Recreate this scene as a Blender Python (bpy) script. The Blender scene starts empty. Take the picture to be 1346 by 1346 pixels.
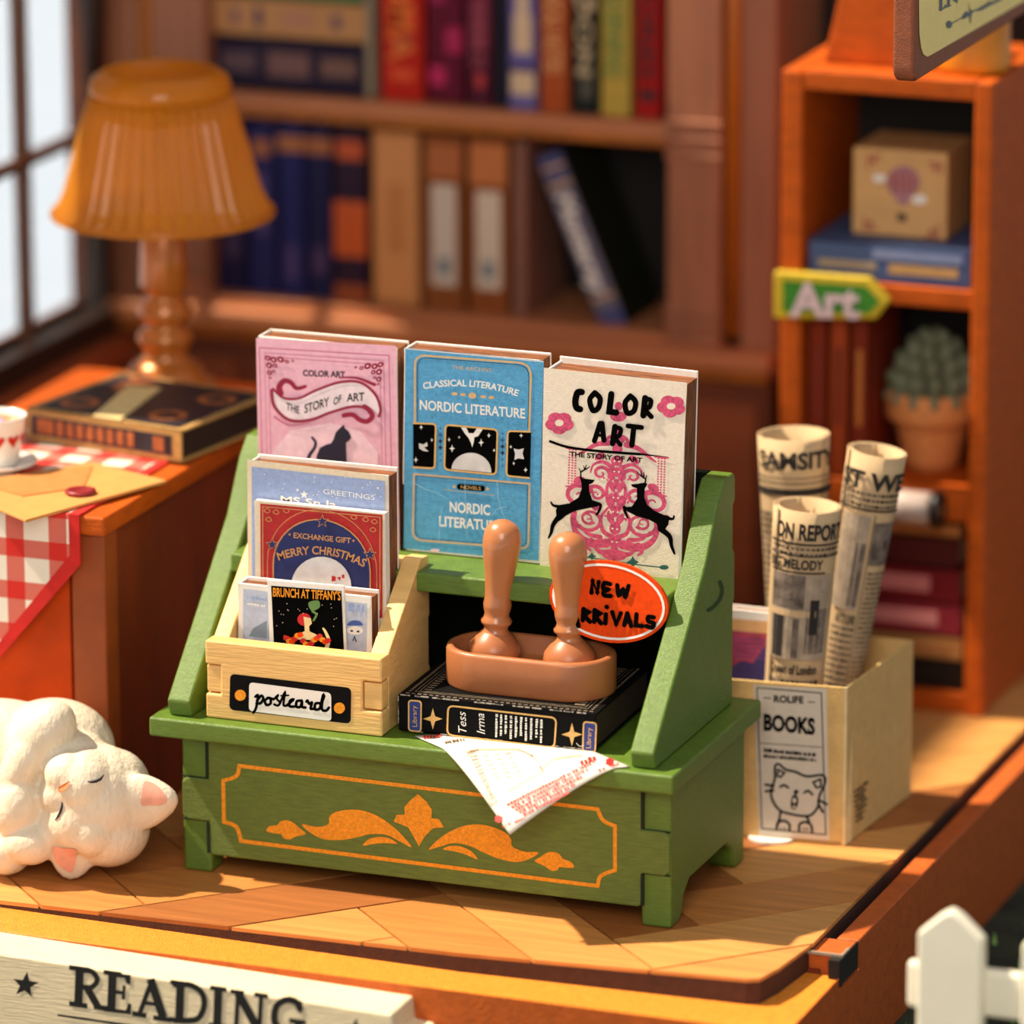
import bpy, bmesh, math, random
from mathutils import Vector, Matrix
random.seed(7)
C = bpy.context.scene.collection
S = bpy.context.scene

# ------------------------------------------------------------------ camera
F = 7717.0                                   # focal length in pixels of a 1346 frame
R_ = [Vector((0.93421207, 0.35669851, -0.00373918)),      # image right
      Vector((0.09185666, -0.25067966, -0.96370227)),     # image down
      Vector((-0.3446885, 0.89995882, -0.2669531))]       # view direction
EYE = Vector((2.41428156, -6.88190908, 2.58993108))
cam = bpy.data.cameras.new('camera')
cam.lens = F / 1346 * 36; cam.sensor_width = 36; cam.clip_start = .05; cam.clip_end = 100
cam.dof.use_dof = True; cam.dof.focus_distance = 7.80; cam.dof.aperture_fstop = 1.25; cam.dof.aperture_blades = 0
camo = bpy.data.objects.new('camera', cam); C.objects.link(camo)
m = Matrix((R_[0], -R_[1], -R_[2])).transposed().to_4x4(); m.translation = EYE
camo.matrix_world = m
S.camera = camo

# ------------------------------------------------------------------ light
w = bpy.data.worlds.new('sky'); S.world = w; w.use_nodes = True
nt = w.node_tree; bg = nt.nodes['Background']
tc = nt.nodes.new('ShaderNodeTexCoord'); sx = nt.nodes.new('ShaderNodeSeparateXYZ'); rp = nt.nodes.new('ShaderNodeValToRGB')
nt.links.new(tc.outputs['Generated'], sx.inputs[0]); nt.links.new(sx.outputs['Z'], rp.inputs[0])
rp.color_ramp.elements[0].position = 0; rp.color_ramp.elements[0].color = (.95, .90, .84, 1)
rp.color_ramp.elements[1].position = .8; rp.color_ramp.elements[1].color = (.80, .86, .95, 1)
nt.links.new(rp.outputs[0], bg.inputs[0]); bg.inputs[1].default_value = .37
sun = bpy.data.lights.new('sun', 'SUN'); sun.energy = 8.4; sun.angle = math.radians(1.6); sun.color = (1, .86, .66)
suno = bpy.data.objects.new('sun', sun); C.objects.link(suno)
suno.rotation_euler = Vector((-.70, -.10, 1.0)).to_track_quat('Z', 'Y').to_euler(); suno.location = (-3, -1, 5)
ar = bpy.data.lights.new('softbox', 'AREA'); ar.shape = 'DISK'; ar.size = 2.2; ar.energy = 88; ar.color = (1, .90, .78)
aro = bpy.data.objects.new('softbox', ar); C.objects.link(aro); aro.location = (.9, -3.8, 2.3)
aro.rotation_euler = (Vector(aro.location) - Vector((-.3, .2, .3))).to_track_quat('Z', 'Y').to_euler()
S.view_settings.view_transform = 'Standard'; S.view_settings.look = 'None'
S.view_settings.exposure = 0; S.view_settings.gamma = 1; S.view_settings.use_curve_mapping = False

# ------------------------------------------------------------------ helpers
def ray(px, py):
    return (R_[0] * ((px - 673) / F) + R_[1] * ((py - 673) / F) + R_[2])
def on(px, py, p0, n):
    d = ray(px, py); t = (Vector(p0) - EYE).dot(n) / d.dot(n); return EYE + d * t
def at(px, py, **k):
    (a, v), = k.items(); i = 'xyz'.index(a); d = ray(px, py); return EYE + d * ((v - EYE[i]) / d[i])
def lin(c):
    return tuple(((x / 255 + .055) / 1.055) ** 2.4 if x > 10 else x / 3294.6 for x in c)
MATS = {}
def mat(name, col, rough=.5, bump=.0, scale=60, var=.08, stretch=(1, 1, 1), metal=0, spec=.5, sss=0, coat=0, rnd=0):
    if name in MATS: return MATS[name]
    M = bpy.data.materials.new(name); M.use_nodes = True; n = M.node_tree; L = n.links
    b = n.nodes['Principled BSDF']; c = lin(col)
    b.inputs['Roughness'].default_value = rough; b.inputs['Metallic'].default_value = metal
    b.inputs['Specular IOR Level'].default_value = spec; b.inputs['Coat Weight'].default_value = coat
    if sss:
        b.inputs['Subsurface Weight'].default_value = sss; b.inputs['Subsurface Radius'].default_value = (.03, .018, .012)
    t = n.nodes.new('ShaderNodeTexCoord'); mp = n.nodes.new('ShaderNodeMapping'); mp.inputs['Scale'].default_value = stretch
    L.new(t.outputs['Object'], mp.inputs[0])
    no = n.nodes.new('ShaderNodeTexNoise'); no.inputs['Scale'].default_value = scale; no.inputs['Detail'].default_value = 5
    L.new(mp.outputs[0], no.inputs['Vector'])
    r = n.nodes.new('ShaderNodeValToRGB'); L.new(no.outputs['Fac'], r.inputs[0])
    e = r.color_ramp.elements; e[0].position = .3; e[1].position = .7
    e[0].color = tuple(x * (1 - var * 1.6) for x in c) + (1,); e[1].color = tuple(min(1, x * (1 + var)) for x in c) + (1,)
    out = r.outputs[0]
    if rnd:
        oi = n.nodes.new('ShaderNodeObjectInfo'); mr = n.nodes.new('ShaderNodeMapRange')
        mr.inputs['To Min'].default_value = 1 - rnd; mr.inputs['To Max'].default_value = 1 + rnd * .5
        L.new(oi.outputs['Random'], mr.inputs['Value'])
        hs = n.nodes.new('ShaderNodeHueSaturation'); L.new(out, hs.inputs['Color']); L.new(mr.outputs[0], hs.inputs['Value']); out = hs.outputs[0]
    L.new(out, b.inputs['Base Color'])
    if bump:
        no2 = n.nodes.new('ShaderNodeTexNoise'); no2.inputs['Scale'].default_value = scale * 4; no2.inputs['Detail'].default_value = 3
        L.new(mp.outputs[0], no2.inputs['Vector'])
        bp = n.nodes.new('ShaderNodeBump'); bp.inputs['Strength'].default_value = bump; bp.inputs['Distance'].default_value = .004
        L.new(no2.outputs['Fac'], bp.inputs['Height']); L.new(bp.outputs[0], b.inputs['Normal'])
    MATS[name] = M; return M

WORLD = {}
def wm(o): return WORLD.get(o.name, Matrix()) if o else Matrix()
def tag(o, label, cat, group=None):
    o['label'] = label; o['category'] = cat
    if group: o['group'] = group
    return o
def thing(name, label, cat, loc=(0, 0, 0), rot=None, group=None):
    o = bpy.data.objects.new(name, None); C.objects.link(o)
    mx = Matrix.Translation(Vector(loc)) @ (rot if rot is not None else Matrix()); o.matrix_world = mx; WORLD[o.name] = mx
    o.empty_display_size = .02
    return tag(o, label, cat, group)
def rz(deg): return Matrix.Rotation(math.radians(deg), 4, 'Z')
def rx(deg): return Matrix.Rotation(math.radians(deg), 4, 'X')
def ry(deg): return Matrix.Rotation(math.radians(deg), 4, 'Y')

def sub(r, nm='cover'):
    return next(c for c in r.children if c.name.split('.')[0] == nm)

class MB:
    def __init__(s): s.v = []; s.f = []; s.m = []; s.mats = []
    def mi(s, m):
        if m not in s.mats: s.mats.append(m)
        return s.mats.index(m)
    def add(s, vs, fs, m):
        k = len(s.v); s.v += [Vector(v) for v in vs]; i = s.mi(m)
        for f in fs: s.f.append([k + x for x in f]); s.m.append(i)
        return s
    def box(s, x0, x1, y0, y1, z0, z1, m):
        return s.hex([(x0, y0, z0), (x1, y0, z0), (x1, y1, z0), (x0, y1, z0), (x0, y0, z1), (x1, y0, z1), (x1, y1, z1), (x0, y1, z1)], m)
    def hex(s, p, m):
        return s.add(p, [(0, 3, 2, 1), (4, 5, 6, 7), (0, 1, 5, 4), (1, 2, 6, 5), (2, 3, 7, 6), (3, 0, 4, 7)], m)
    def prism(s, pts, axis, a, b, m):
        """pts: closed polygon in the two other axes (cyclic order), extruded along axis from a to b"""
        i = 'xyz'.index(axis); n = len(pts)
        def mk(p, c):
            if i == 0: return (c, p[0], p[1])
            if i == 1: return (p[0], c, p[1])
            return (p[0], p[1], c)
        vs = [mk(p, a) for p in pts] + [mk(p, b) for p in pts]
        return s.add(vs, [list(range(n))[::-1], list(range(n, 2 * n))] + [(k, (k + 1) % n, n + (k + 1) % n, n + k) for k in range(n)], m)
    def lathe(s, prof, c, m, seg=40, rib=0, nrib=0, cap=True, mtx=None):
        vs = []
        for r, z in prof:
            for k in range(seg):
                a = 2 * math.pi * k / seg; rr = r * (1 + rib * math.cos(nrib * a)) if rib else r
                v = Vector((rr * math.cos(a), rr * math.sin(a), z))
                vs.append((mtx @ v if mtx else v) + Vector(c))
        fs = []
        for j in range(len(prof) - 1):
            for k in range(seg):
                fs.append((j * seg + k, j * seg + (k + 1) % seg, (j + 1) * seg + (k + 1) % seg, (j + 1) * seg + k))
        if cap:
            fs.append(list(range(seg))[::-1]); fs.append([(len(prof) - 1) * seg + k for k in range(seg)])
        return s.add(vs, fs, m)
    def ball(s, c, r, m, seg=20, rings=12, mtx=None):
        vs = []; fs = []
        r = r if hasattr(r, '__len__') else (r, r, r)
        for j in range(1, rings):
            t = math.pi * j / rings
            for k in range(seg):
                a = 2 * math.pi * k / seg
                v = Vector((r[0] * math.sin(t) * math.cos(a), r[1] * math.sin(t) * math.sin(a), r[2] * math.cos(t)))
                vs.append((mtx @ v if mtx else v) + Vector(c))
        for z, _ in ((1, 0), (-1, 0)):
            v = Vector((0, 0, z * r[2])); vs.append((mtx @ v if mtx else v) + Vector(c))
        n = (rings - 1) * seg
        for j in range(rings - 2):
            for k in range(seg): fs.append((j * seg + k, (j + 1) * seg + k, (j + 1) * seg + (k + 1) % seg, j * seg + (k + 1) % seg))
        for k in range(seg):
            fs.append((n, k, (k + 1) % seg)); fs.append((n + 1, (rings - 2) * seg + (k + 1) % seg, (rings - 2) * seg + k))
        return s.add(vs, fs, m)
    def tube(s, pts, r, m, seg=8):
        pts = [Vector(p) for p in pts]; vs = []; fs = []
        for i, p in enumerate(pts):
            d = (pts[min(i + 1, len(pts) - 1)] - pts[max(i - 1, 0)]).normalized()
            q = d.to_track_quat('Z', 'Y'); rr = r[i] if hasattr(r, '__len__') else r
            for k in range(seg):
                a = 2 * math.pi * k / seg; vs.append(p + q @ Vector((rr * math.cos(a), rr * math.sin(a), 0)))
        for j in range(len(pts) - 1):
            for k in range(seg): fs.append((j * seg + k, j * seg + (k + 1) % seg, (j + 1) * seg + (k + 1) % seg, (j + 1) * seg + k))
        fs.append(list(range(seg))[::-1]); fs.append([(len(pts) - 1) * seg + k for k in range(seg)])
        return s.add(vs, fs, m)
    def build(s, name, parent=None, bevel=0, smooth=False, local=False, seg=2, sub=0, weld=False):
        me = bpy.data.meshes.new(name); inv = wm(parent).inverted()
        vs = s.v if local else [inv @ v for v in s.v]
        me.from_pydata([tuple(v) for v in vs], [], s.f)
        for mm in s.mats: me.materials.append(mm)
        me.polygons.foreach_set('material_index', s.m)
        me.update()
        o = bpy.data.objects.new(name, me); C.objects.link(o)
        if parent:
            o.parent = parent; WORLD[o.name] = wm(parent)
        bm = bmesh.new(); bm.from_mesh(me); bmesh.ops.recalc_face_normals(bm, faces=bm.faces); bm.to_mesh(me); bm.free()
        if bevel:
            b = o.modifiers.new('bevel', 'BEVEL'); b.width = bevel; b.segments = seg; b.limit_method = 'ANGLE'; b.angle_limit = .6
            smooth = True
        if sub:
            q = o.modifiers.new('sub', 'SUBSURF'); q.levels = sub; q.render_levels = sub
        if smooth:
            for p in me.polygons: p.use_smooth = True
            if bevel:
                wn = o.modifiers.new('wn', 'WEIGHTED_NORMAL'); wn.keep_sharp = False
        return o

def struct(o): o['kind'] = 'structure'; return o

# ---- flat print on a plane: text, strokes, polygons a hair above the surface
GL = {}
def glyphs(txt, bold=0.0, shear=0.0):
    key = (txt, bold, shear)
    if key in GL: return GL[key]
    cu = bpy.data.curves.new('t', 'FONT'); cu.body = txt; cu.offset = bold; cu.shear = shear; cu.resolution_u = 3; cu.fill_mode = 'FRONT'
    o = bpy.data.objects.new('t', cu); C.objects.link(o)
    dg = bpy.context.evaluated_depsgraph_get(); me = bpy.data.meshes.new_from_object(o.evaluated_get(dg))
    vs = [(v.co.x, v.co.y) for v in me.vertices]; fs = [tuple(p.vertices) for p in me.polygons]
    bpy.data.objects.remove(o); bpy.data.curves.remove(cu); bpy.data.meshes.remove(me)
    x0 = min(v[0] for v in vs); x1 = max(v[0] for v in vs)
    GL[key] = ([((v[0] - x0) / (x1 - x0), v[1] / .73) for v in vs], fs); return GL[key]
def catmull(pts, n=6, closed=False):
    P = [Vector((p[0], p[1])) for p in pts]; out = []; N = len(P)
    rng = range(N if closed else N - 1)
    for i in rng:
        a = P[(i - 1) % N] if closed or i > 0 else P[i]; b = P[i]; c = P[(i + 1) % N]; d = P[(i + 2) % N] if closed or i + 2 < N else c
        for k in range(n):
            t = k / n
            out.append(.5 * ((2 * b) + (c - a) * t + (2 * a - 5 * b + 4 * c - d) * t * t + (3 * b - a - 3 * c + d) * t ** 3))
    if not closed: out.append(P[-1])
    return out
class Print:
    def __init__(s, p0, n, z=(0, 0, 1), dz=.0006):
        s.p0 = Vector(p0); s.n = Vector(n).normalized(); s.z = z; s.b = MB(); s.dz = dz; s.warp = None; s.cnt = {}; s.ex = 0
    def q(s, lay):
        s.cnt[lay] = s.cnt.get(lay, 0) + 1; s.ex = (s.cnt[lay] % 120) * 4e-6
    def w(s, p, lay):
        x = s.z[0] + s.z[2] * p[0]; y = s.z[1] + s.z[2] * p[1]
        if s.warp: return s.warp(x, y, lay * s.dz + s.ex)
        return on(x, y, s.p0, s.n) + s.n * (lay * s.dz + s.ex)
    def poly(s, pts, m, lay=1):
        s.q(lay); s.b.add([s.w(p, lay) for p in pts], [list(range(len(pts)))], m); return s
    def blob(s, pts, m, lay=1, n=5): return s.poly(catmull(pts, n, True), m, lay)
    def ell(s, cx, cy, rx, ry, m, lay=1, n=24, rot=0, a0=0, a1=360):
        c, q = math.cos(math.radians(rot)), math.sin(math.radians(rot)); P = []
        for k in range(n + (0 if a1 - a0 == 360 else 1)):
            a = math.radians(a0 + (a1 - a0) * k / n); x = rx * math.cos(a); y = ry * math.sin(a); P.append((cx + c * x - q * y, cy + q * x + c * y))
        return s.poly(P, m, lay)
    def line(s, pts, wd, m, lay=2, smooth=False, closed=False, caps=True, rnd=False):
        P = catmull(pts, 6, closed) if smooth else [Vector((p[0], p[1])) for p in pts]
        P = [p for i, p in enumerate(P) if i == 0 or (p - P[i - 1]).length > 1e-3]
        if closed and (P[0] - P[-1]).length < 1e-3: P.pop()
        W = wd if hasattr(wd, '__len__') else (wd, wd); N = len(P); A = []; B = []
        for i in range(N):
            d0 = (P[i] - P[i - 1]) if (i > 0 or closed) else (P[1] - P[0])
            d1 = (P[(i + 1) % N] - P[i]) if (i < N - 1 or closed) else d0
            d0 = d0.normalized(); d1 = d1.normalized(); t = d0 + d1
            t = t.normalized() if t.length > .2 else d1
            k = 1 / max(.55, t.dot(d1)); h = (W[0] + (W[1] - W[0]) * i / max(1, N - 1)) / 2 * k; nn = Vector((-t.y, t.x))
            A.append(P[i] + nn * h); B.append(P[i] - nn * h)
        s.q(lay)
        for i in range(N if closed else N - 1):
            j = (i + 1) % N; s.b.add([s.w(p, lay) for p in (A[i], A[j], B[j], B[i])], [(0, 1, 2, 3)], m)
        if rnd:
            for i in range(1, N - 1): s.ell(P[i].x, P[i].y, W[0] / 2, W[0] / 2, m, lay, 10)
        if caps and not closed:
            s.ell(P[0].x, P[0].y, W[0] / 2, W[0] / 2, m, lay, 10); s.ell(P[-1].x, P[-1].y, W[1] / 2, W[1] / 2, m, lay, 10)
        return s
    def rr(s, p, r=0, n=4):
        """rounded polygon through quad corners p"""
        out = []; N = len(p)
        for i in range(N):
            a = Vector(p[i - 1]); b = Vector(p[i]); c = Vector(p[(i + 1) % N]); ri = r[i] if hasattr(r, '__len__') else r
            if not ri: out.append(b); continue
            s0 = b + (a - b).normalized() * ri; s1 = b + (c - b).normalized() * ri
            for k in range(n + 1):
                t = k / n; out.append(s0 * (1 - t) ** 2 + b * 2 * t * (1 - t) + s1 * t * t)
        return out
    def text(s, txt, p0, p1, h, m, lay=3, bold=0.0, shear=0.0, lift=0.0, up=None):
        vs, fs = glyphs(txt, bold, shear); p0 = Vector(p0); p1 = Vector(p1); d = p1 - p0; s.q(lay)
        out = []
        for x, y in vs:
            b = p0 + d * x; b.y -= lift * 4 * x * (1 - x)
            tx = Vector((d.x, d.y - lift * 4 * (1 - 2 * x))).normalized()
            nn = Vector((tx.y, -tx.x)) if (lift or not up) else Vector(up).normalized()
            if not up and not lift: nn = Vector((0.0, -1.0)) if abs(d.y) < abs(d.x) else nn
            out.append(s.w(b + nn * (y * h), lay))
        s.b.add(out, fs, m); return s
    def greek(s, p0, p1, h, m, lay=3, gap=.25):
        p0 = Vector(p0); p1 = Vector(p1); L = (p1 - p0).length; d = (p1 - p0) / L; x = 0; q = Vector((d.y, -d.x))
        while x < L:
            wd = min(h * random.uniform(.35, 1.0), L - x)
            hh = h * random.uniform(.7, 1.0); a = p0 + d * x; b = p0 + d * (x + wd)
            s.poly([a, b, b + q * hh, a + q * hh], m, lay); x += wd + h * (gap if random.random() < .8 else gap * 3)
        return s
    def star(s, cx, cy, R, m, lay=3, rot=0, k=.4, n=5, ax=1):
        P = []
        for i in range(2 * n):
            a = math.radians(rot - 90 + i * 180 / n); r = R if i % 2 == 0 else R * k; P.append((cx + r * math.cos(a) * ax, cy + r * math.sin(a)))
        # fan around the centre keeps the concave shape clean
        for i in range(2 * n): s.poly([(cx, cy), P[i], P[(i + 1) % (2 * n)]], m, lay)
        return s
    def build(s, name, parent): return s.b.build(name, parent)

# ------------------------------------------------------------------ materials
ink = mat('black ink', (5, 5, 5), .9, var=.0, spec=.04)
white_ink = mat('white ink', (238, 232, 224), .6, var=.02)
gold_ink = mat('gold ink', (224, 176, 104), .5, var=.1, scale=300)
gold_paint = mat('gold paint', (240, 152, 16), .42, .25, 300, .14)
green = mat('green paint', (90, 118, 36), .45, .32, 60, .10, (1, 1, 5))
green_dk = mat('green paint plank', (98, 118, 42), .55, .5, 40, .13, (1, 6, 6))
orange = mat('orange wood', (188, 82, 6), .62, .3, 30, .12, (1, 1, 3), spec=.25)
orange_lt = mat('orange base top', (232, 138, 34), .55, .5, 120, .1)  # sunlit tone put into the colour of the base top
redwood = mat('red orange wood', (120, 40, 6), .62, .2, 20, .15, (1, 1, .2))
brownwood = mat('walnut brown wood', (154, 98, 68), .55, .2, 30, .12, (1, 1, .15))
brownlt = mat('board brown wood', (186, 116, 74), .5, .2, 30, .1, (.2, 1, 1))
browndk = mat('dark panel wood', (110, 52, 22), .6, .2, 30, .12, (.2, 1, 1))
goldwood = mat('gold brown strip', (168, 96, 22), .45, .2, 30, .15, (1, 1, .15))
shelfback = mat('shadowed shelf back', (14, 9, 6), .8, var=.1)  # near-black colour carries the shade inside the shelves
paper_w = mat('white card', (236, 230, 222), .7, .15, 200, .03)
cream = mat('cream card', (226, 208, 180), .7, .15, 200, .04)
core = mat('scorched board core', (138, 78, 36), .8, .5, 50, .55, (.5, 7, .5))
beech = mat('pale beech wood', (234, 188, 116), .5, .25, 30, .07, (.3, 1, 3))
blackcard = mat('black card', (8, 7, 9), .7, .1, 100, .1, spec=.12)
redink = mat('red ink', (190, 22, 30), .6, var=.1)
navy = mat('navy ink', (24, 34, 92), .6, var=.1)
kraft = mat('kraft card', (218, 178, 112), .75, .2, 60, .06)

# ------------------------------------------------------------------ ground, base, floor
g = MB(); g.box(-9, 6, -4, 12, -.25, -.19, mat('pale table top', (166, 182, 204), .8, .05, 5, .03)); o = struct(g.build('floor_table'))  # blue tint of the sky light put into the pale colour
o.name = 'ground'
soil = MB(); mossm = mat('dark soil and moss', (38, 44, 24), .95, .8, 18, .5)
soil.box(.10, 3.2, -2, 6, -.189, -.183, mossm); soil.box(-1.6, .10, -2.0, -.10, -.189, -.183, mossm); struct(soil.build('trim_soil'))
bs = MB()
def bz(x): return -.008 - .030 * (x + .88) / 1.07
bs.hex([(-1.55, -.285, -.19), (.235, -.285, -.19), (.235, .0, -.19), (-1.55, .0, -.19),
        (-1.55, -.285, 0.006), (.235, -.268, bz(.235)), (.235, .0, bz(.235) + .004), (-1.55, .0, -.003)], orange_lt)
base_root = bs.build('base_board', None, bevel=.004); struct(base_root); base_root.name = 'trim_1'
b = MB(); b.box(.205, .236, .072, 1.42, -.189, -.010, mat('orange base side', (186, 86, 16), .62, .3, 60, .1)); struct(b.build('trim_2', None, bevel=.003))  # darker orange for the side faces, their shade put into the colour
b = MB(); b.box(-1.5, .2055, -.0, 1.42, -.189, -.030, redwood); struct(b.build('trim_3'))
b = MB(); b.box(-1.55, .2362, -.2862, -.2855, -.1895, -.012, MATS['orange base side']); 
b.box(.2352, .2364, -.2855, -.012, -.1895, -.034, MATS['orange base side']); b.box(.2352, .2364, -.012, .073, -.1895, -.050, MATS['orange base side']); struct(b.build('trim_4'))
# corner joint tab with the dark slot beside it
b = MB(); b.box(.172, .236, .004, .066, -.05, -.009, MATS['orange base side']); struct(b.build('trim_5', None, bevel=.002))
sv = [at(x, y, x=.2368) for x, y in ((1103, 1256), (1128, 1238), (1103, 1298))]
b = MB(); b.box(.222, .2369, sv[0].y, sv[1].y, sv[2].z, -.0092, mat('dark slot', (24, 14, 8), .9)); struct(b.build('trim_6'))
b = MB(); b.box(.170, .237, -.001, .004, -.0095, -.006, mat('bare cut edge', (150, 130, 110), .7)); b.box(.2335, .237, .004, .030, -.0095, -.006, MATS['bare cut edge']); struct(b.build('trim_7'))

floor_edge = mat('floor card edge', (70, 36, 20), .8, .3, 80, .15)
fl = MB(); FP = [(-1.44, -.215), (-.88, -.2005), (-.23, -.180), (.152, -.143), (.168, -.134), (.179, -.09), (.1915, .02), (.1925, 1.40), (-1.44, 1.40)]
fl.prism(FP, 'z', -.038, -.0055, floor_edge)
floor = struct(fl.build('floor'))
# herringbone planks, each its own piece
def clip(poly, a, b, c):        # keep a*x+b*y<=c
    out = []
    for i in range(len(poly)):
        p, q = poly[i], poly[(i + 1) % len(poly)]
        dp = a * p[0] + b * p[1] - c; dq = a * q[0] + b * q[1] - c
        if dp <= 0: out.append(p)
        if dp * dq < 0:
            t = dp / (dp - dq); out.append((p[0] + (q[0] - p[0]) * t, p[1] + (q[1] - p[1]) * t))
    return out
def plankmat(k, col, ang):
    M = mat('parquet plank %s' % k, col, .5, .25, 22, .13, (1, 1, 1), rnd=.0)
    mp = [n for n in M.node_tree.nodes if n.type == 'MAPPING'][0]; mp.vector_type = 'POINT'
    mp.inputs['Rotation'].default_value = (0, 0, math.radians(-ang)); mp.inputs['Scale'].default_value = (.22, 3, 1)
    return M
cols = [(206, 138, 72), (194, 124, 60), (210, 146, 78), (178, 108, 52), (158, 94, 44)]
PM = {a: [plankmat('%d %s' % (i, a), c, 45 if a == 'h' else -45) for i, c in enumerate(cols)] for a in 'hv'}
W = .127; cs = math.cos(math.pi / 4); k_ = 0; rg = 0.0036
for kk in range(-16, 17):
    for mm in range(-7, 8):
        for typ in 'hv':
            if typ == 'h': X0, X1, Y0, Y1 = kk + 4 * mm, kk + 4 * mm + 4, kk - 4 * mm, kk - 4 * mm + 1
            else: X0, X1, Y0, Y1 = kk + 4 * mm + 4, kk + 4 * mm + 5, kk - 4 * mm - 3, kk - 4 * mm + 1
            q = []
            for X, Y, ex, ey in ((X0, Y0, 1, 1), (X1, Y0, -1, 1), (X1, Y1, -1, -1), (X0, Y1, 1, -1)):
                u = -.086 + (X - 4) * W + ex * rg / 2; v = (Y + 3) * W + ey * rg / 2
                q.append(((u - v) * cs, (u + v) * cs))
            for i_ in range(len(FP)):
                (ax_, ay_), (bx_, by_) = FP[i_], FP[(i_ + 1) % len(FP)]; a, bb = by_ - ay_, -(bx_ - ax_); q = clip(q, a, bb, a * ax_ + bb * ay_ + 1e-5)
                if len(q) < 3: break
            if len(q) < 3: continue
            ar2 = abs(sum(q[i][0] * q[(i + 1) % len(q)][1] - q[(i + 1) % len(q)][0] * q[i][1] for i in range(len(q)))) / 2
            if ar2 < .0004: continue
            p = MB(); p.prism(q, 'z', -.0055, 0.0 - random.choice((0, .0003, .0005)), random.choice(PM[typ]))
            p.build('plank', floor)

# ------------------------------------------------------------------ left wall and window
wallm = mat('red brown wall panel', (112, 58, 30), .6, .2, 15, .15); framem = mat('black brown window frame', (40, 24, 18), .45, .1, 20, .1)
mull = mat('bronze window bars', (86, 50, 28), .4, .1, 20, .1)
WX = -1.40
zs = .445; ztop = 2.08; ya, yb = .45, 1.275  # unseen upper wall, its height shaped to shade the floor
wl = MB(); wl.box(WX - .05, WX, .30, 1.45, -.03, zs, wallm); wl.box(WX - .05, WX, yb, 1.45, zs, ztop + .08, wallm); wl.box(WX - .05, WX, .30, ya, zs, ztop + .08, wallm)
# arched spandrel over the window
cy = (ya + yb) / 2; ra = (yb - ya) / 2; za = 1.0
for i in range(16):
    a0, a1 = math.pi * i / 16, math.pi * (i + 1) / 16
    y0, y1 = cy + ra * math.cos(a1), cy + ra * math.cos(a0); h0, h1 = za + ra * math.sin(a1), za + ra * math.sin(a0)
    wl.hex([(WX - .05, y0, h0), (WX, y0, h0), (WX, y1, h1), (WX - .05, y1, h1), (WX - .05, y0, ztop + .08), (WX, y0, ztop + .08), (WX, y1, ztop + .08), (WX - .05, y1, ztop + .08)], wallm)
struct(wl.build('wall_left'))
wf = MB(); wf.box(WX - .04, WX + .03, ya, yb + .04, zs - .04, zs, framem)
pts = [(WX - .005, yb, zs)] + [(WX - .005, cy + ra * math.cos(math.pi * i / 24), za + ra * math.sin(math.pi * i / 24)) for i in range(25)] + [(WX - .005, ya, zs)]
wf.tube(pts, .028, framem, 8)
win = struct(wf.build('window_1'))
for y in (.79, 1.02):
    p = MB(); p.box(WX - .02, WX + .005, y - .008, y + .008, zs, za + ra * math.sqrt(max(0, 1 - ((y - cy) / ra) ** 2)), mull); p.build('window_bar', win, bevel=.003)
for z in (.722, 1.0):
    p = MB(); p.box(WX - .018, WX + .003, ya, yb, z - .009, z + .009, mull); p.build('window_bar', win, bevel=.003)
gm = bpy.data.materials.new('clear pane'); gm.use_nodes = True; n = gm.node_tree; n.nodes.clear()
out = n.nodes.new('ShaderNodeOutputMaterial'); mx = n.nodes.new('ShaderNodeMixShader'); tr = n.nodes.new('ShaderNodeBsdfTransparent'); gl = n.nodes.new('ShaderNodeBsdfGlossy')
gl.inputs['Roughness'].default_value = .05; mx.inputs[0].default_value = .06; n.links.new(tr.outputs[0], mx.inputs[1]); n.links.new(gl.outputs[0], mx.inputs[2]); n.links.new(mx.outputs[0], out.inputs[0])
p = MB()
p.prism([(ya, zs)] + [(cy - ra * math.cos(math.pi * i / 16), za + ra * math.sin(math.pi * i / 16)) for i in range(17)] + [(yb, zs)], 'x', WX - .012, WX - .009, gm); p.build('pane', win)
b = MB(); b.box(WX - .01, WX + .055, .35, 1.27, .36, .402, mat('sill wood', (150, 72, 36), .5, .2, 20, .1)); struct(b.build('trim_8', None, bevel=.003))
b = MB(); b.box(WX - .001, WX + .012, .35, 1.27, .10, .34, mat('tan wall panel', (172, 122, 84), .6)); struct(b.build('trim_9', None, bevel=.003))
# back wall
b = MB(); b.box(-1.45, .205, 1.56, 1.60, -.03, 1.90, mat('dim back wall', (58, 30, 16), .7, .1, 10, .2)); struct(b.build('wall_back'))

# ------------------------------------------------------------------ bookcase
bc = thing('bookcase', 'tall walnut brown bookcase with fluted pilasters full of blurred books against the back wall', 'bookcase', (-.85, 1.43, 0))
BY = 1.30
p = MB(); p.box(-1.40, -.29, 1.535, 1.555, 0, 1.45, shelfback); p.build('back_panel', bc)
for x0, x1 in ((-1.3155, -1.225), (-.467, -.382)):
    p = MB(); p.box(x0, x1, BY, 1.535, .0, 1.45, brownwood)
    for z in (.79, .765, .74, .50, .48): p.box(x0 - .003, x1 + .003, BY - .006, BY + .03, z, z + .012, brownwood)
    p.build('upright', bc, bevel=.003)
for x0, x1, sgn in ((-1.345, -1.318, -1), (-.380, -.356, 1)):
    p = MB(); p.lathe([(.013, .47), (.013, 1.45)], ((x0 + x1) / 2, BY + .02, 0), goldwood, 12); p.build('column', bc, smooth=True)
for x0, x1 in ((-1.40, -1.346), (-.355, -.300)):
    p = MB(); p.box(x0, x1, BY + .015, 1.535, 0, 1.45, brownwood); p.build('side_strip', bc, bevel=.003)
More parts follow.
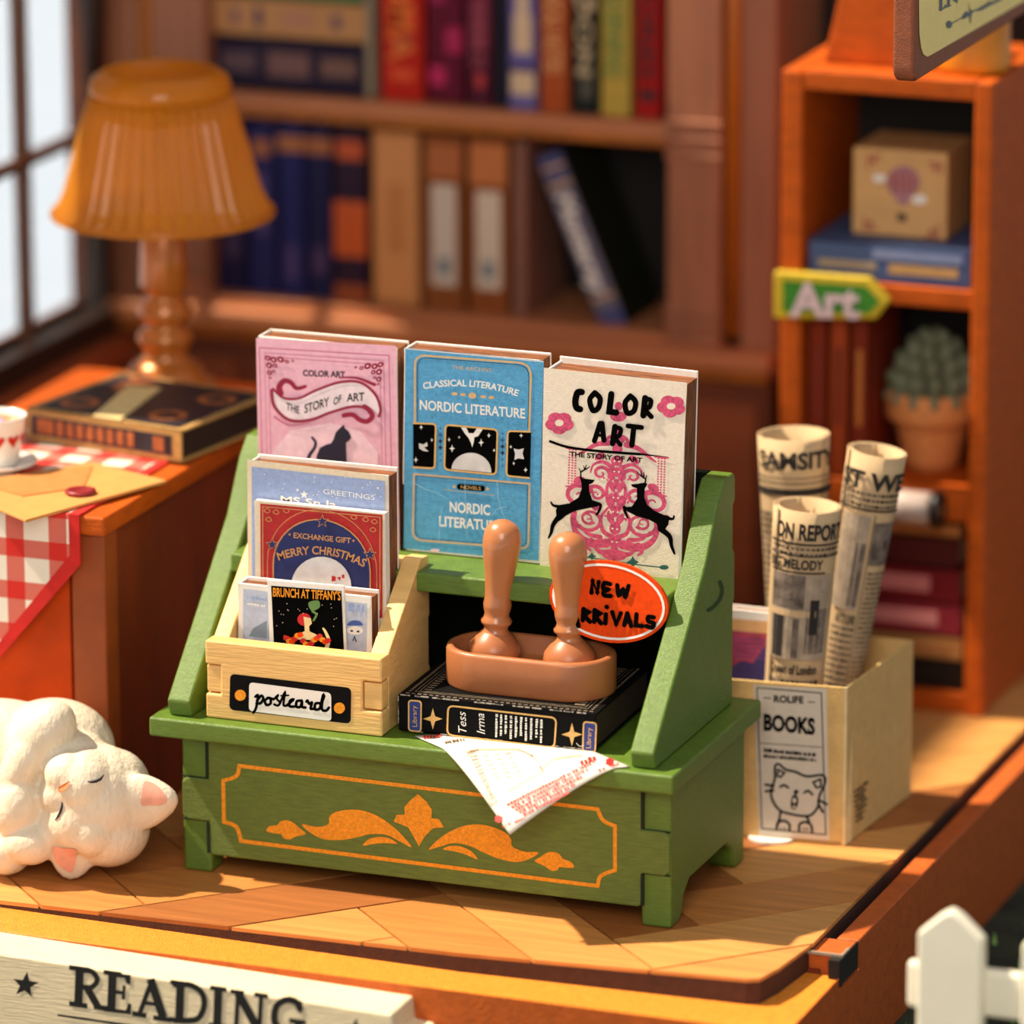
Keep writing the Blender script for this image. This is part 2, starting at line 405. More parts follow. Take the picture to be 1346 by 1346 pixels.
p = MB(); p.box(-1.225, -.467, BY + .002, 1.535, .7555, .792, brownlt); p.box(-1.225, -.467, BY - .004, BY + .01, .757, .771, goldwood); p.build('shelf', bc, bevel=.003)
p = MB(); p.box(-1.225, -.467, BY + .002, 1.535, 1.13, 1.165, brownlt); p.build('shelf', bc, bevel=.003)
p = MB(); p.box(-1.225, -.467, BY - .005, 1.535, .437, .4675, brownlt); p.build('shelf', bc, bevel=.003)
p = MB(); p.box(-1.41, -.290, BY - .04, BY + .012, .428, .455, brownlt); p.box(-1.40, -.30, BY - .026, BY + .010, .408, .428, goldwood); p.build('ledge', bc, bevel=.004)
p = MB(); p.box(-1.40, -.30, BY - .005, 1.535, 0, .408, browndk)
for k in range(5):
    xx = -1.36 + k * .215; p.box(xx, xx + .18, BY - .012, BY, .05, .37, mat('panel rust', (142, 72, 36), .55, .2, 20, .1, (.2, 1, 1)))
p.build('base_panel', bc, bevel=.003)

# generic shelf book: spine towards -y; cover boards either side, page block between
def shelf_book(label, x0, x1, z0, h, col, depth=.16, y=None, rough=.45, tilt=0, group='blurred books in the bookcase', decor=None, pages=(196, 160, 120), name='book'):
    y = BY + .03 if y is None else y; t = x1 - x0
    m = mat('cover %d %d %d' % col, tuple(int(q * .9) for q in col), .6, .1, 60, .06, spec=.25)
    r = thing(name, label, 'book', (x0, y, z0), ry(tilt) if tilt else None, group)
    p = MB(); c = .004
    p.box(0, t, 0, c, 0, h, m); p.box(0, c, 0, depth, 0, h, m); p.box(t - c, t, 0, depth, 0, h, m); p.build('cover', r, bevel=.0012, local=True)
    p = MB(); p.box(c, t - c, c, depth - .004, .004, h - .006, mat('pages %d %d %d' % pages, pages, .8, .5, 200, .12, (5, 1, .2))); p.build('page_block', r, local=True)
    if decor:
        p = MB()
        for di, (u0, u1, v0, v1, dc) in enumerate(decor):
            dm = mat('spine print %d %d %d' % dc, dc, .5, var=.08, scale=120)
            p.box(t * u0, t * u1, -.0008 - di * .0002, .0005, h * v0, h * v1, dm)
        p.build('spine_print', sub(r), local=True)
    return r
def spx(px, z=None): return at(px, 100, y=BY + .03).x
zt = .7925; th = .30
cr = (216, 188, 150)
def titled(r, txt, t, h, col, v0=.2, v1=.8, wd=.5, bold=.02):
    """title running down the spine"""
    vs, fs = glyphs(txt, bold); p = MB(); dm = mat('spine print %d %d %d' % col, col, .5, var=.08, scale=120)
    p.add([(t * (.5 + wd / 2) - t * wd * (1 - y), -.0024, h * (v1 - (v1 - v0) * x)) for x, y in [(a, b_) for a, b_ in vs]], fs, dm)
    p.build('title', sub(r), local=True); return r
up = [(500, 560, (206, 30, 12), 'red book with a grey badge, first upright book of the upper shelf', [(.3, .7, .28, .36, (120, 70, 60)), (.2, .8, .45, .5, (226, 80, 20)), (.25, .75, .12, .18, (226, 80, 20))], 'ROMA'),
      (562, 612, (104, 4, 40), 'wine red book with magenta blossoms, second upright book of the upper shelf', [(.05, .5, .1, .2, (186, 10, 84)), (.5, .95, .28, .42, (170, 8, 76)), (.1, .5, .55, .75, (160, 8, 80))], None),
      (614, 648, (88, 16, 46), 'narrow dark plum book with a pink dot near its foot on the upper shelf', [(.1, .9, .3, 1, (120, 24, 58)), (.35, .7, .1, .17, (190, 50, 50))], 'LETTERS'),
      (650, 666, (34, 34, 50), 'very thin slate black book between the plum and the lavender books', None, None),
      (668, 708, (120, 110, 176), 'lavender book with a cream figure and cream band on the upper shelf', [(.1, .9, .08, .2, cr), (.2, .8, .30, .5, cr), (.3, .7, .5, .66, cr), (0, 1, .2, .24, (64, 50, 110))], None),
      (709, 750, (188, 84, 30), 'rust orange book with a long pale title on the upper shelf', None, 'BOTANICAL NOTES'),
      (752, 788, (18, 28, 26), 'black green book with cream dots on the upper shelf', [(.3, .55, .72, .78, cr), (.1, .35, .6, .66, cr), (.55, .85, .56, .62, cr), (.3, .8, .08, .32, (70, 70, 56))], 'MOON'),
      (789, 832, (206, 176, 74), 'mustard yellow book with a green title on the upper shelf', None, 'GARDENING'),
      (833, 872, (180, 8, 8), 'scarlet book with black marks at the right end of the upper shelf', [(.2, .8, .1, .16, (40, 6, 6))], 'STORIES')]
for x0, x1, col, lab, dec, ttl in up:
    a, c_ = spx(x0), spx(x1)
    r = shelf_book(lab, a, c_ - .002, zt, th - random.uniform(0, .03), col, decor=dec)
    if ttl: titled(r, ttl, c_ - a - .002, th, {'ROMA': (226, 110, 30), 'BOTANICAL NOTES': (224, 160, 100), 'GARDENING': (90, 130, 60), 'STORIES': (60, 6, 6), 'MOON': (190, 170, 130)}.get(ttl, (150, 60, 80)), wd=.6)
def flat_book(label, x0, x1, z0, h, col, y=None, depth=.17, decor=None, group='books lying in the bookcase', pages=(196, 160, 120), grad=None):
    """lying book, spine towards -y; boards below and above"""
    y = BY + .03 if y is None else y
    m = mat('cover %d %d %d' % col, tuple(int(q * .9) for q in col), .6, .1, 60, .06, spec=.25)
    r = thing('book', label, 'book', (x0, y, z0), None, group); W_ = x1 - x0; c = .004
    p = MB(); p.box(0, W_, 0, c, 0, h, m); p.box(0, W_, 0, depth, 0, c, m); p.box(0, W_, 0, depth, h - c, h, m); p.build('cover', r, bevel=.0012, local=True)
    p = MB(); p.box(.004, W_ - .005, c, depth - .004, c, h - c, mat('pages %d %d %d' % pages, pages, .8, .5, 200, .12, (.2, 1, 5))); p.build('page_block', r, local=True)
    if decor:
        p = MB()
        for di, (u0, u1, v0, v1, dc) in enumerate(decor):
            p.box(W_ * u0, W_ * u1, -.0008 - di * .0002, .0005, h * v0, h * v1, mat('spine print %d %d %d' % dc, dc, .5, var=.1, scale=120))
        p.build('spine_print', sub(r), local=True)
    return r
xa, xb = spx(282), spx(478)
flat_book('dark navy book with brown lettering at the foot of the lying stack', xa, xb, zt, .083, (34, 22, 52), decor=[(.05, .28, .35, .7, (86, 60, 70)), (.36, .64, .3, .75, (110, 74, 70)), (.72, .95, .35, .7, (112, 78, 66))])
flat_book('tan book lying on the navy book, dark marks on its spine', xa - .0, xb + .004, zt + .084, .062, (206, 150, 96), decor=[(.12, .17, .3, .7, (120, 80, 90)), (.27, .32, .25, .75, (60, 44, 80)), (.45, .66, .3, .7, (176, 120, 90)), (.78, .84, .3, .7, (110, 80, 90))])
flat_book('green book lying at the top of the stack beside the red book', xa + .01, xb - .004, zt + .147, .05, (46, 140, 86), decor=[(.2, .8, .3, .7, (140, 190, 120))])
shelf_book('thin grey cream book standing between the lying stack and the red book', spx(480), spx(492), zt, .25, (176, 158, 132))
# lower row
zl = .468; H2 = .275
def low(px0, px1, lab, col, h=H2, dec=None, **k): return shelf_book(lab, spx(px0), spx(px1) - .002, zl, h, col, decor=dec, group='books on the lower bookcase shelf', **k)
low(282, 322, 'dark blue book with plum blur, leftmost on the lower shelf behind the lamp', (28, 24, 74), dec=[(.2, .8, .8, .9, (160, 96, 44)), (.2, .8, .2, .4, (60, 40, 84))])
low(323, 362, 'indigo book with faint lilac lettering on the lower shelf', (36, 38, 104), dec=[(.2, .8, .8, .9, (170, 100, 50)), (.3, .7, .35, .7, (74, 62, 120))])
low(363, 400, 'blue book with an orange head band beside the indigo book', (34, 40, 108), dec=[(.0, 1, .84, .93, (170, 104, 52)), (.3, .7, .1, .3, (70, 56, 112))])
low(401, 436, 'midnight blue book next to the one with orange flames', (26, 28, 78), dec=[(0, 1, .84, .93, (164, 96, 50)), (.2, .8, .15, .3, (64, 44, 90))])
low(437, 482, 'dark book with orange flame shapes on its spine', (48, 26, 52), dec=[(0, 1, .26, .58, (196, 84, 24)), (.1, .9, .82, .93, (190, 80, 30)), (0, 1, .0, .1, (150, 70, 30))])
low(487, 553, 'thick sandy tan book on the lower shelf', (200, 134, 76), h=.277, dec=[(.08, .92, .03, .97, (208, 142, 84)), (.3, .7, .3, .7, (190, 124, 66))])
low(555, 612, 'brown book with a tall white label, left one of the pair', (152, 84, 36), dec=[(.2, .78, .14, .72, (206, 192, 176)), (.36, .62, .2, .3, (96, 118, 130)), (.1, .9, .76, .95, (176, 100, 50))])
low(614, 670, 'brown book with a tall white label, right one of the pair', (156, 84, 34), dec=[(.2, .8, .14, .70, (214, 198, 178)), (.36, .62, .2, .3, (96, 118, 130)), (.05, .95, .74, .97, (196, 116, 60))])
low(672, 695, 'thin dusty pink book at the right end of the lower row', (150, 100, 84))
r = thing('book', 'slate blue book with white lettering leaning in the dark end of the lower shelf', 'book', at(792, 437, y=BY + .035) , ry(-22.5), 'books on the lower bookcase shelf')
Rl = WORLD[r.name]; t_ = .046; h_ = .285; cm = mat('slate blue cover', (66, 72, 122), .5, .1, 60, .06)
p = MB(); p.box(0, t_, 0, .004, 0, h_, cm); p.box(0, .004, 0, .15, 0, h_, cm); p.box(t_ - .004, t_, 0, .15, 0, h_, mat('shaded green board', (22, 28, 12), .5)); p.build('cover', r, bevel=.001, local=True)  # green board darkened, shade of the shelf end put into its colour
p = MB(); p.box(.004, t_ - .004, .004, .147, .004, h_ - .006, MATS['pages 196 160 120']); p.build('page_block', r, local=True)
p = MB()
p.box(.003, t_ - .003, -.001, .0005, .03, .245, mat('slate label', (104, 100, 120), .5))
for v in (.05, .235, .262): p.box(.004, t_ - .004, -.0014, .0005, v * 1, v + .004, gold_ink)
p.build('spine_print', sub(r), local=True)
vs, fs = glyphs('Monterey', .03, .2); p = MB(); p.add([(.010 + .026 * y, -.0018, .222 - .165 * x) for x, y in vs], fs, white_ink); p.build('title', sub(r), local=True)

# ------------------------------------------------------------------ orange cabinet on the right
CY = 1.03
cb = thing('cabinet', 'open orange wooden shelf cabinet with three compartments at the back right', 'cabinet', (-.04, 1.18, 0))
p = MB(); p.box(-.197, -.165, CY, 1.33, 0, .945, redwood if 0 else orange); p.build('side_panel', cb, bevel=.004)
sidem = mat('brown orange side', (196, 118, 62), .5, .2, 30, .08, (1, 1, .2))
p = MB(); p.box(.092, .119, CY, 1.33, 0, .945, orange); p.build('side_panel', cb, bevel=.004)
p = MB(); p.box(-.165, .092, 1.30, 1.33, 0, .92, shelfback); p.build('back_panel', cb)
p = MB(); p.box(-.1655, .0925, CY + .001, 1.33, .917, .946, orange); p.build('top_panel', cb, bevel=.003)
for z0, z1 in ((.609, .638), (.292, .342), (-.0, .031)):
    p = MB(); p.box(-.165, .092, CY + .006, 1.30, z0, z1, orange); p.build('shelf', cb, bevel=.003)
r = flat_book('grey blue book lying under the balloon box in the orange cabinet', -.158, .085, .6385, .057, (84, 104, 150), y=1.045, depth=.2, decor=[(.06, .42, .3, .5, (170, 150, 120)), (.5, .93, .25, .5, (196, 150, 90)), (.4, .95, .62, .85, (130, 140, 176))], group='books in the orange cabinet')
bx = thing('gift_box', 'tan box printed with a hot air balloon standing on the grey blue book', 'box', (-.108, 1.09, .696))
p = MB(); p.box(-.108, .036, 1.09, 1.22, .696, .826, mat('tan box card', (214, 164, 104), .6, .1, 40, .05)); p.build('body', bx, bevel=.004)
pr = Print((0, 1.09, 0), (0, -1, 0), (896, 0, .33432), .001); rb = mat('faded red print', (172, 84, 64), .6); lv = mat('faded lilac print', (170, 116, 130), .6)
for k, (dx, c1) in enumerate(((0, lv), (0, rb))): pass
pr.ell(872, 716, 66, 64, lv, 1); 
for dx in (-40, -14, 14, 40): pr.ell(872 + dx, 716, 7, 56 - abs(dx) * .3, MATS['faded red print'], 2, 12)
pr.poly([(840, 772), (904, 772), (886, 806), (858, 806)], lv, 1); pr.poly([(848, 836), (886, 840), (882, 872), (850, 868)], mat('brown basket print', (74, 52, 30), .6), 1)
pr.ell(778, 700, 26, 16, white_ink, 1); pr.ell(936, 784, 30, 18, white_ink, 1)
for (x, y, sx_, sy_) in ((736, 612, 1, 1), (1020, 640, -1, 1), (720, 900, 1, -1), (1008, 930, -1, -1)):
    pr.line([(x, y + 46 * sy_), (x, y), (x + 50 * sx_, y)], 8, rb, 1); pr.ell(x + 22 * sx_, y + 20 * sy_, 12, 12, rb, 1)
pr.build('balloon_print', sub(bx, 'body'))
# art arrow sign
sg = thing('arrow_sign', 'small green arrow sign with yellow border reading Art on the cabinet edge', 'sign', (-.12, 1.0, .58))
yel = mat('yellow border paint', (206, 176, 34), .5, .2, 60, .1); grn = mat('leaf green paint', (56, 128, 30), .5, .2, 60, .1)
pts_ = [at(x, y, y=1.0) for x, y in ((1017, 357), (1142, 366), (1169, 396), (1150, 420), (1017, 419))]
p = MB(); p.prism([(v.x, v.z) for v in pts_], 'y', 1.0, 1.018, yel); p.build('board', sg, bevel=.003)
pr = Print((0, 1.0, 0), (0, -1, 0), dz=.001)
pr.poly([(1029, 368), (1138, 376), (1157, 396), (1143, 412), (1029, 410)], grn, 1)
pr.text('Art', (1038, 414), (1130, 417), 44, mat('pale pink letters', (214, 184, 190), .5), 2, bold=.035); pr.build('lettering', sub(sg, 'board'))
p = MB(); p.box(-.185, -.165, 1.018, 1.03, .59, .64, yel); p.build('bracket', sg)
# upright red books in the middle compartment
for i, (x0, x1, col, lab) in enumerate(((-.160, -.130, (150, 48, 14), 'brick red upright book at the left wall of the orange cabinet'), (-.127, -.098, (186, 74, 26), 'orange red upright book with dark lettering in the cabinet, middle of three'), (-.095, -.066, (140, 44, 16), 'maroon upright book with gold line in the cabinet, right one of three'))):
    shelf_book(lab, x0, x1, .3425, .255, col, y=1.05, depth=.15, group='upright red books in the cabinet', decor=[(.35, .65, .3, .75, [(120, 40, 16), (110, 30, 14), (190, 110, 40)][i])])
# potted succulent
sp = thing('potted_succulent', 'grey green succulent in a terracotta pot on the middle cabinet shelf', 'plant', (0.0, 1.14, .3425))
terr = mat('terracotta', (216, 136, 74), .75, .2, 60, .08)
pc = (.004, 1.14, 0)
p = MB(); p.lathe([(.0, .3427), (.038, .3427), (.043, .36), (.052, .40), (.056, .415), (.066, .42), (.068, .425), (.0685, .455), (.066, .462), (.056, .462), (.054, .452), (.0, .452)], pc, terr, 40, cap=False); p.build('pot', sp, smooth=True)
leafm = mat('grey green leaf', (112, 118, 92), .6, .2, 60, .12)
proto = None
for ring, (n_, tl, rr_, zz) in enumerate(((4, 12, .010, .500), (7, 32, .022, .492), (10, 52, .034, .480), (12, 70, .044, .466), (13, 88, .048, .452))):
    for k in range(n_):
        a = 360 * k / n_ + ring * 17; mx4 = Matrix.Translation((pc[0], pc[1], zz)) @ rz(a) @ Matrix.Translation((rr_ * .4, 0, 0)) @ ry(tl)
        if proto is None:
            q = MB(); q.ball((0, 0, .024), (.018, .013, .030), leafm, 10, 8); proto = q.build('leaf', sp, smooth=True, local=True); o = proto
        else:
            o = proto.copy(); C.objects.link(o); o.parent = sp
        o.matrix_local = WORLD[sp.name].inverted() @ mx4
# spool on shelf edge
sl = thing('spool', 'white spool with a black ringed end at the cabinet shelf edge', 'spool', (.02, 1.0, .32))
ctr = at(1212, 668, y=1.0)
p = MB(); mtx = ry(90); p.lathe([(.022, -.045), (.024, -.03), (.024, .012), (.022, .014)], ctr, mat('grey white spool', (190, 170, 160), .5), 24, mtx=mtx); p.build('drum', sl, smooth=True)
p = MB(); p.lathe([(.0, .020), (.016, .020), (.027, .018), (.028, .028), (.018, .032), (.016, .026), (0, .026)], ctr, mat('black ring', (20, 16, 14), .35), 24, mtx=mtx, cap=False); p.lathe([(.014, .014), (.014, .027)], ctr, gold_paint, 16, mtx=mtx); p.build('end_ring', sl, smooth=True)
p = MB(); p.box(ctr.x - .01, ctr.x + .005, 1.02, CY + .007, ctr.z - .008, ctr.z + .008, orange); p.build('peg', sl)
# stack at the bottom
for z0, h, col, lab, dec in ((.0315, .044, (30, 18, 14), 'black book at the bottom of the stack in the orange cabinet', None),
                             (.076, .036, (188, 134, 76), 'tan book lying second from the bottom in the cabinet stack', [(.1, .9, .3, .6, (166, 108, 60))]),
                             (.1125, .049, (150, 40, 56), 'rose red book with pale lettering in the cabinet stack', [(.3, .85, .3, .75, (206, 130, 130))]),
                             (.162, .053, (132, 24, 32), 'crimson book with pink lettering near the top of the cabinet stack', [(.3, .8, .3, .75, (200, 120, 120))]),
                             (.2155, .046, (86, 20, 18), 'dark maroon book second from the top of the cabinet stack', None),
                             (.262, .022, (196, 122, 62), 'thin orange tan book on top of the cabinet stack', None)):
    flat_book(lab, -.150, .080 + random.uniform(-.006, .006), z0, h, col, y=1.05, depth=.19, decor=dec, group='books in the cabinet stack')
# things on top of the cabinet
r = thing('storage_box', 'orange slanted box on top of the orange cabinet', 'box', (-.05, 1.15, .946))
p = MB(); A = [at(x, y, y=1.10) for x, y in ((1085, 58), (1205, 70), (1205, -60), (1118, -60))]; z0_ = .9465
q = [(v.x, max(v.z, z0_)) for v in A]; q[0] = (A[0].x, z0_); q[1] = (A[1].x, z0_)
p.prism(q, 'y', 1.09, 1.24, orange); p.build('body', r, bevel=.004)
r = thing('tin', 'mustard yellow tin on the cabinet top behind the hanging sign', 'tin', (.08, 1.15, .946))
p = MB(); p.lathe([(.052, .9465), (.054, .955), (.054, 1.03), (.05, 1.04)], (.062, 1.12, 0), mat('mustard tin', (222, 140, 20), .4, .1, 30, .08), 28); p.build('body', r, smooth=True)
p = MB(); p.lathe([(.056, 1.028), (.056, 1.05), (.05, 1.054)], (.062, 1.12, 0), mat('dull green lid', (72, 104, 60), .5), 28); p.build('lid', r, smooth=True)

# ------------------------------------------------------------------ desk with cloth
dk = thing('desk', 'red orange wooden desk by the window under a gingham cloth', 'desk', (-1.1, .4, 0))
DX = -.828
p = MB(); p.box(-1.215, DX, .045, .80, .443, .47, orange); p.build('desk_top', dk, bevel=.004)
p = MB(); p.box(-1.205, DX - .012, .075, .79, 0, .443, redwood); p.build('body', dk, bevel=.003)
p = MB(); p.box(-.885, DX - .006, .056, .10, 0, .443, mat('stile orange', (150, 66, 12), .62, .2, 20, .1)); p.build('corner_post', dk, bevel=.004)
p = MB(); p.box(-1.20, -.892, .066, .078, 0.0, .443, mat('front panel red orange', (188, 62, 0), .62, .2, 20, .1, spec=.2)); p.build('front_panel', dk, bevel=.002)

gg = bpy.data.materials.new('red gingham'); gg.use_nodes = True; n = gg.node_tree; L = n.links; bsdf = n.nodes['Principled BSDF']; bsdf.inputs['Roughness'].default_value = .85
tcn = n.nodes.new('ShaderNodeTexCoord'); sp_ = n.nodes.new('ShaderNodeSeparateXYZ'); L.new(tcn.outputs['Object'], sp_.inputs[0])
def mnode(op, a, bval=None):
    q = n.nodes.new('ShaderNodeMath'); q.operation = op
    if isinstance(a, (int, float)): q.inputs[0].default_value = a
    else: L.new(a, q.inputs[0])
    if bval is not None:
        if isinstance(bval, (int, float)): q.inputs[1].default_value = bval
        else: L.new(bval, q.inputs[1])
    return q.outputs[0]
def stripe(src, per, off): return mnode('LESS_THAN', mnode('FRACT', mnode('MULTIPLY', mnode('ADD', src, off), 1 / per)), .42)
s1 = stripe(sp_.outputs[0], .064, .004 + 5); s2 = stripe(mnode('SUBTRACT', sp_.outputs[1], sp_.outputs[2]), .060, .013 + 5)
fac = mnode('MULTIPLY', mnode('ADD', s1, s2), .5)
rp2 = n.nodes.new('ShaderNodeValToRGB'); rp2.color_ramp.interpolation = 'CONSTANT'; L.new(fac, rp2.inputs[0])
e = rp2.color_ramp.elements; e[0].color = lin((232, 222, 204)) + (1,); e[1].position = .3; e[1].color = lin((206, 104, 88)) + (1,)
e2 = rp2.color_ramp.elements.new(.8); e2.color = lin((206, 34, 22)) + (1,); L.new(rp2.outputs[0], bsdf.inputs['Base Color'])
cl = MB(); redc = mat('red cloth border', (204, 30, 22), .85)
cl.prism([(-1.20, .041), (-.877, .041), (-.877, .74), (-.98, .74), (-1.20, .36)], 'z', .4705, .4735, gg); cl.box(-.877, -.862, .041, .74, .4705, .4738, redc)
P3 = [at(x, y, y=.040) for x, y in ((107, 676), (105, 742), (0, 862))]
cl.prism([(-1.18, .4735), (-.8775, .4735), (-.8775, P3[1].z + .012), (P3[2].x, P3[2].z + .02), (-1.18, P3[2].z + .02 - .12)], 'y', .038, .0415, gg)
cl.prism([(-.8775, .4735), (-.862, .4735), (-.862, P3[1].z), (P3[2].x, P3[2].z - .002), (P3[2].x, P3[2].z + .020), (-.8775, P3[1].z + .012)], 'y', .0378, .0416, redc)
o = cl.build('tablecloth'); tag(o, 'red and white gingham cloth hanging over the front of the desk', 'tablecloth')

# book on the desk
z0 = .4742
rot = rz(-9.5); ob = thing('book', 'black and gold book with a parchment strip lying on the desk below the lamp', 'book', (-1.098, .372, z0), rot)
bw, bd, bh = .262, .236, .047
gb = mat('antique gold card', (190, 148, 86), .5, .2, 80, .15)
p = MB(); p.box(0, bw, 0, .004, 0, bh, gb); p.box(0, bw, 0, bd, 0, .004, gb); p.box(0, bw, 0, bd, bh - .004, bh, gb); p.build('cover', ob, bevel=.001, local=True)
p = MB(); p.box(.004, bw - .006, .004, bd - .003, .004, bh - .004, mat('dark page block', (52, 26, 14), .8, .5, 200, .3, (.2, 1, 6))); p.build('page_block', ob, local=True)
p = MB(); dbk = mat('blue black cover print', (34, 34, 48), .45, .1, 40, .3)
p.box(.012, bw - .012, .012, bd - .012, bh, bh + .0006, dbk)
p.box(.008, bw - .016, -.0006, 0, .009, bh - .009, dbk)
copper = mat('copper print', (176, 100, 52), .5, .1, 80, .2)
for (x, y, r1, r2) in ((.05, .06, .03, .02), (.07, .17, .035, .03), (.20, .06, .03, .03), (.21, .17, .03, .035), (.05, .22, .02, .015)):
    p.lathe([(r1, bh + .0006), (r1, bh + .001)], (x, y, 0), copper, 7); p.lathe([(r1 * .6, bh + .001), (r1 * .6, bh + .0013)], (x, y, 0), dbk, 6)
for k in range(9): p.box(.035 + k * .017, .046 + k * .017, -.001, 0, .013, bh - .013, copper)
for x in (.018, .215): p.box(x, x + .018, -.001, 0, .013, bh - .013, copper)
p.build('cover_print', sub(ob), local=True)
p = MB(); zt2 = z0 + bh; QQ = [at(x, y, z=zt2 + .001) for x, y in ((122, 548), (158, 553), (212, 511), (168, 508))]
p.hex(QQ + [v + Vector((0, 0, .0018)) for v in QQ], mat('parchment', (240, 214, 150), .6)); p.build('bookmark', ob)

# envelope with seal
en = thing('envelope', 'tan envelope with a dark red wax seal on the corner of the desk', 'envelope', (-.95, .1, z0))
q = [at(x, y, z=.478) for x, y in ((34, 684), (219, 632), (122, 608), (-70, 640))]
envm = mat('manila paper', (210, 146, 76), .7, .1, 30, .05)
p = MB(); p.prism([(v.x, v.y) for v in q], 'z', .4745, .479, envm); p.build('body', en, bevel=.001)
q2 = [at(x, y, z=.480) for x, y in ((30, 652), (110, 640), (122, 612), (-40, 632))]
p = MB(); p.prism([(v.x, v.y) for v in q2], 'z', .479, .4806, mat('manila flap', (190, 124, 60), .7)); p.build('flap', en)
v = at(106, 647, z=.481); p = MB(); p.lathe([(.020, 0), (.022, .002), (.021, .005), (.016, .006), (.014, .0045)], (v.x, v.y, .4795), mat('wax red', (136, 28, 34), .4), 18); p.build('wax_seal', en, smooth=True)
# cup and saucer
cc = at(-3, 603, z=.49)
su = thing('saucer', 'white saucer under the heart cup at the left edge', 'saucer', (cc.x, cc.y, z0)); porc = mat('white porcelain', (238, 232, 222), .25, var=.02, coat=.5)
p = MB(); p.lathe([(.0, 0), (.032, 0), (.034, .003), (.052, .010), (.056, .013), (.055, .0155), (.050, .0135), (.03, .007), (0, .007)], (cc.x, cc.y, z0), porc, 40, cap=False); p.build('dish', su, smooth=True)
cu_ = thing('cup', 'white cup with red hearts on the desk at the left edge', 'cup', (cc.x, cc.y, z0 + .008))
p = MB(); p.lathe([(.0, .008), (.026, .008), (.028, .012), (.036, .04), (.0415, .075), (.0425, .079), (.0405, .079), (.038, .070), (.030, .03), (0, .02)], (cc.x, cc.y, z0), porc, 40, cap=False); p.build('bowl', cu_, smooth=True)
p = MB(); p.lathe([(.0, .066), (.0375, .068)], (cc.x, cc.y, z0), mat('tea amber', (214, 120, 50), .15), 30, cap=False); p.build('tea', cu_)
p = MB(); p.ball((cc.x - .004, cc.y - .002, z0 + .069), (.018, .016, .006), mat('pink cream', (232, 160, 190), .5)); p.build('cream_dollop', cu_, smooth=True)
hm = mat('heart red', (200, 30, 26), .35)
p = MB()
for a in (-95, -62, -28, 5, 60, -130):
    A = math.radians(a)
    hp = [(0, -1), (.9, .15), (.95, .6), (.5, .85), (0, .45), (-.5, .85), (-.95, .6), (-.9, .15)]
    hv = []
    for hx, hz in hp:
        z_ = .048 + hz * .010; rr2 = .0362 + (z_ - .04) * .157 + .0009; an = A + hx * .010 / rr2
        hv.append((cc.x + rr2 * math.cos(an), cc.y + rr2 * math.sin(an), z0 + z_))
    p.add(hv, [list(range(8))], hm)
p.build('heart_print', sub(cu_, 'bowl'))
p = MB(); p.tube([(cc.x - .038 - .02 * math.sin(t * math.pi), cc.y + .01, z0 + .03 + .035 * t) for t in [k / 8 for k in range(9)]], .004, porc); p.build('handle', cu_, smooth=True)

# lamp
ly = .70; lx = at(214, 277, y=ly).x
lp = thing('table_lamp', 'table lamp with a ribbed amber shade and turned bronze stem on the desk', 'lamp', (lx, ly, z0))
brz = mat('bronze orange lacquer', (186, 108, 34), .3, .05, 20, .1, spec=.6, coat=.5, metal=.25)
p = MB(); p.lathe([(0, 0), (.072, 0), (.076, .006), (.073, .014), (.058, .022), (.054, .034), (.048, .040)], (lx, ly, z0), brz, 48, cap=False); p.build('base', lp, smooth=True)
p = MB(); p.lathe([(.050, .040), (.030, .052), (.034, .066), (.042, .078), (.036, .092), (.024, .098), (.036, .108), (.040, .12), (.030, .136), (.024, .144), (.032, .150), (.036, .16), (.034, .21), (.030, .25), (.026, .256), (.034, .262), (.030, .272), (.020, .28), (.012, .36), (.012, .40)], (lx, ly, z0), brz, 40, cap=False); p.build('stem', lp, smooth=True)
am = bpy.data.materials.new('amber ribbed plastic'); am.use_nodes = True; n = am.node_tree; n.nodes.clear()
out = n.nodes.new('ShaderNodeOutputMaterial'); m1 = n.nodes.new('ShaderNodeMixShader'); m2 = n.nodes.new('ShaderNodeMixShader')
trn = n.nodes.new('ShaderNodeBsdfTranslucent'); trn.inputs[0].default_value = (1.0, .78, .22, 1)
tp = n.nodes.new('ShaderNodeBsdfTransparent'); tp.inputs[0].default_value = (.98, .76, .44, 1)
pb = n.nodes.new('ShaderNodeBsdfPrincipled'); pb.inputs['Base Color'].default_value = (.72, .28, .03, 1); pb.inputs['Roughness'].default_value = .14; pb.inputs['Coat Weight'].default_value = .8
m1.inputs[0].default_value = .50; m2.inputs[0].default_value = .30
n.links.new(trn.outputs[0], m1.inputs[1]); n.links.new(tp.outputs[0], m1.inputs[2]); n.links.new(m1.outputs[0], m2.inputs[1]); n.links.new(pb.outputs[0], m2.inputs[2]); n.links.new(m2.outputs[0], out.inputs[0])
sz = at(214, 277, y=ly).z
p = MB(); p.lathe([(.158, sz - .002), (.150, sz + .008), (.140, sz + .03), (.124, sz + .09), (.110, sz + .14), (.101, sz + .172)], (lx, ly, 0), am, 304, rib=.030, nrib=38, cap=False)
o = p.build('lamp_shade', lp, smooth=True); sol = o.modifiers.new('t', 'SOLIDIFY'); sol.thickness = .003
p = MB(); p.tube([(lx + .158 * math.cos(a), ly + .158 * math.sin(a), sz - .002) for a in [2 * math.pi * k / 64 for k in range(65)]], .006, am, 8); p.build('rim', sub(lp, 'lamp_shade'), smooth=True)
p = MB(); p.lathe([(.101, sz + .172), (.103, sz + .182), (.099, sz + .196), (.086, sz + .206), (.076, sz + .209), (.072, sz + .203), (.02, sz + .200), (0, sz + .200)], (lx, ly, 0), am, 64, cap=False)
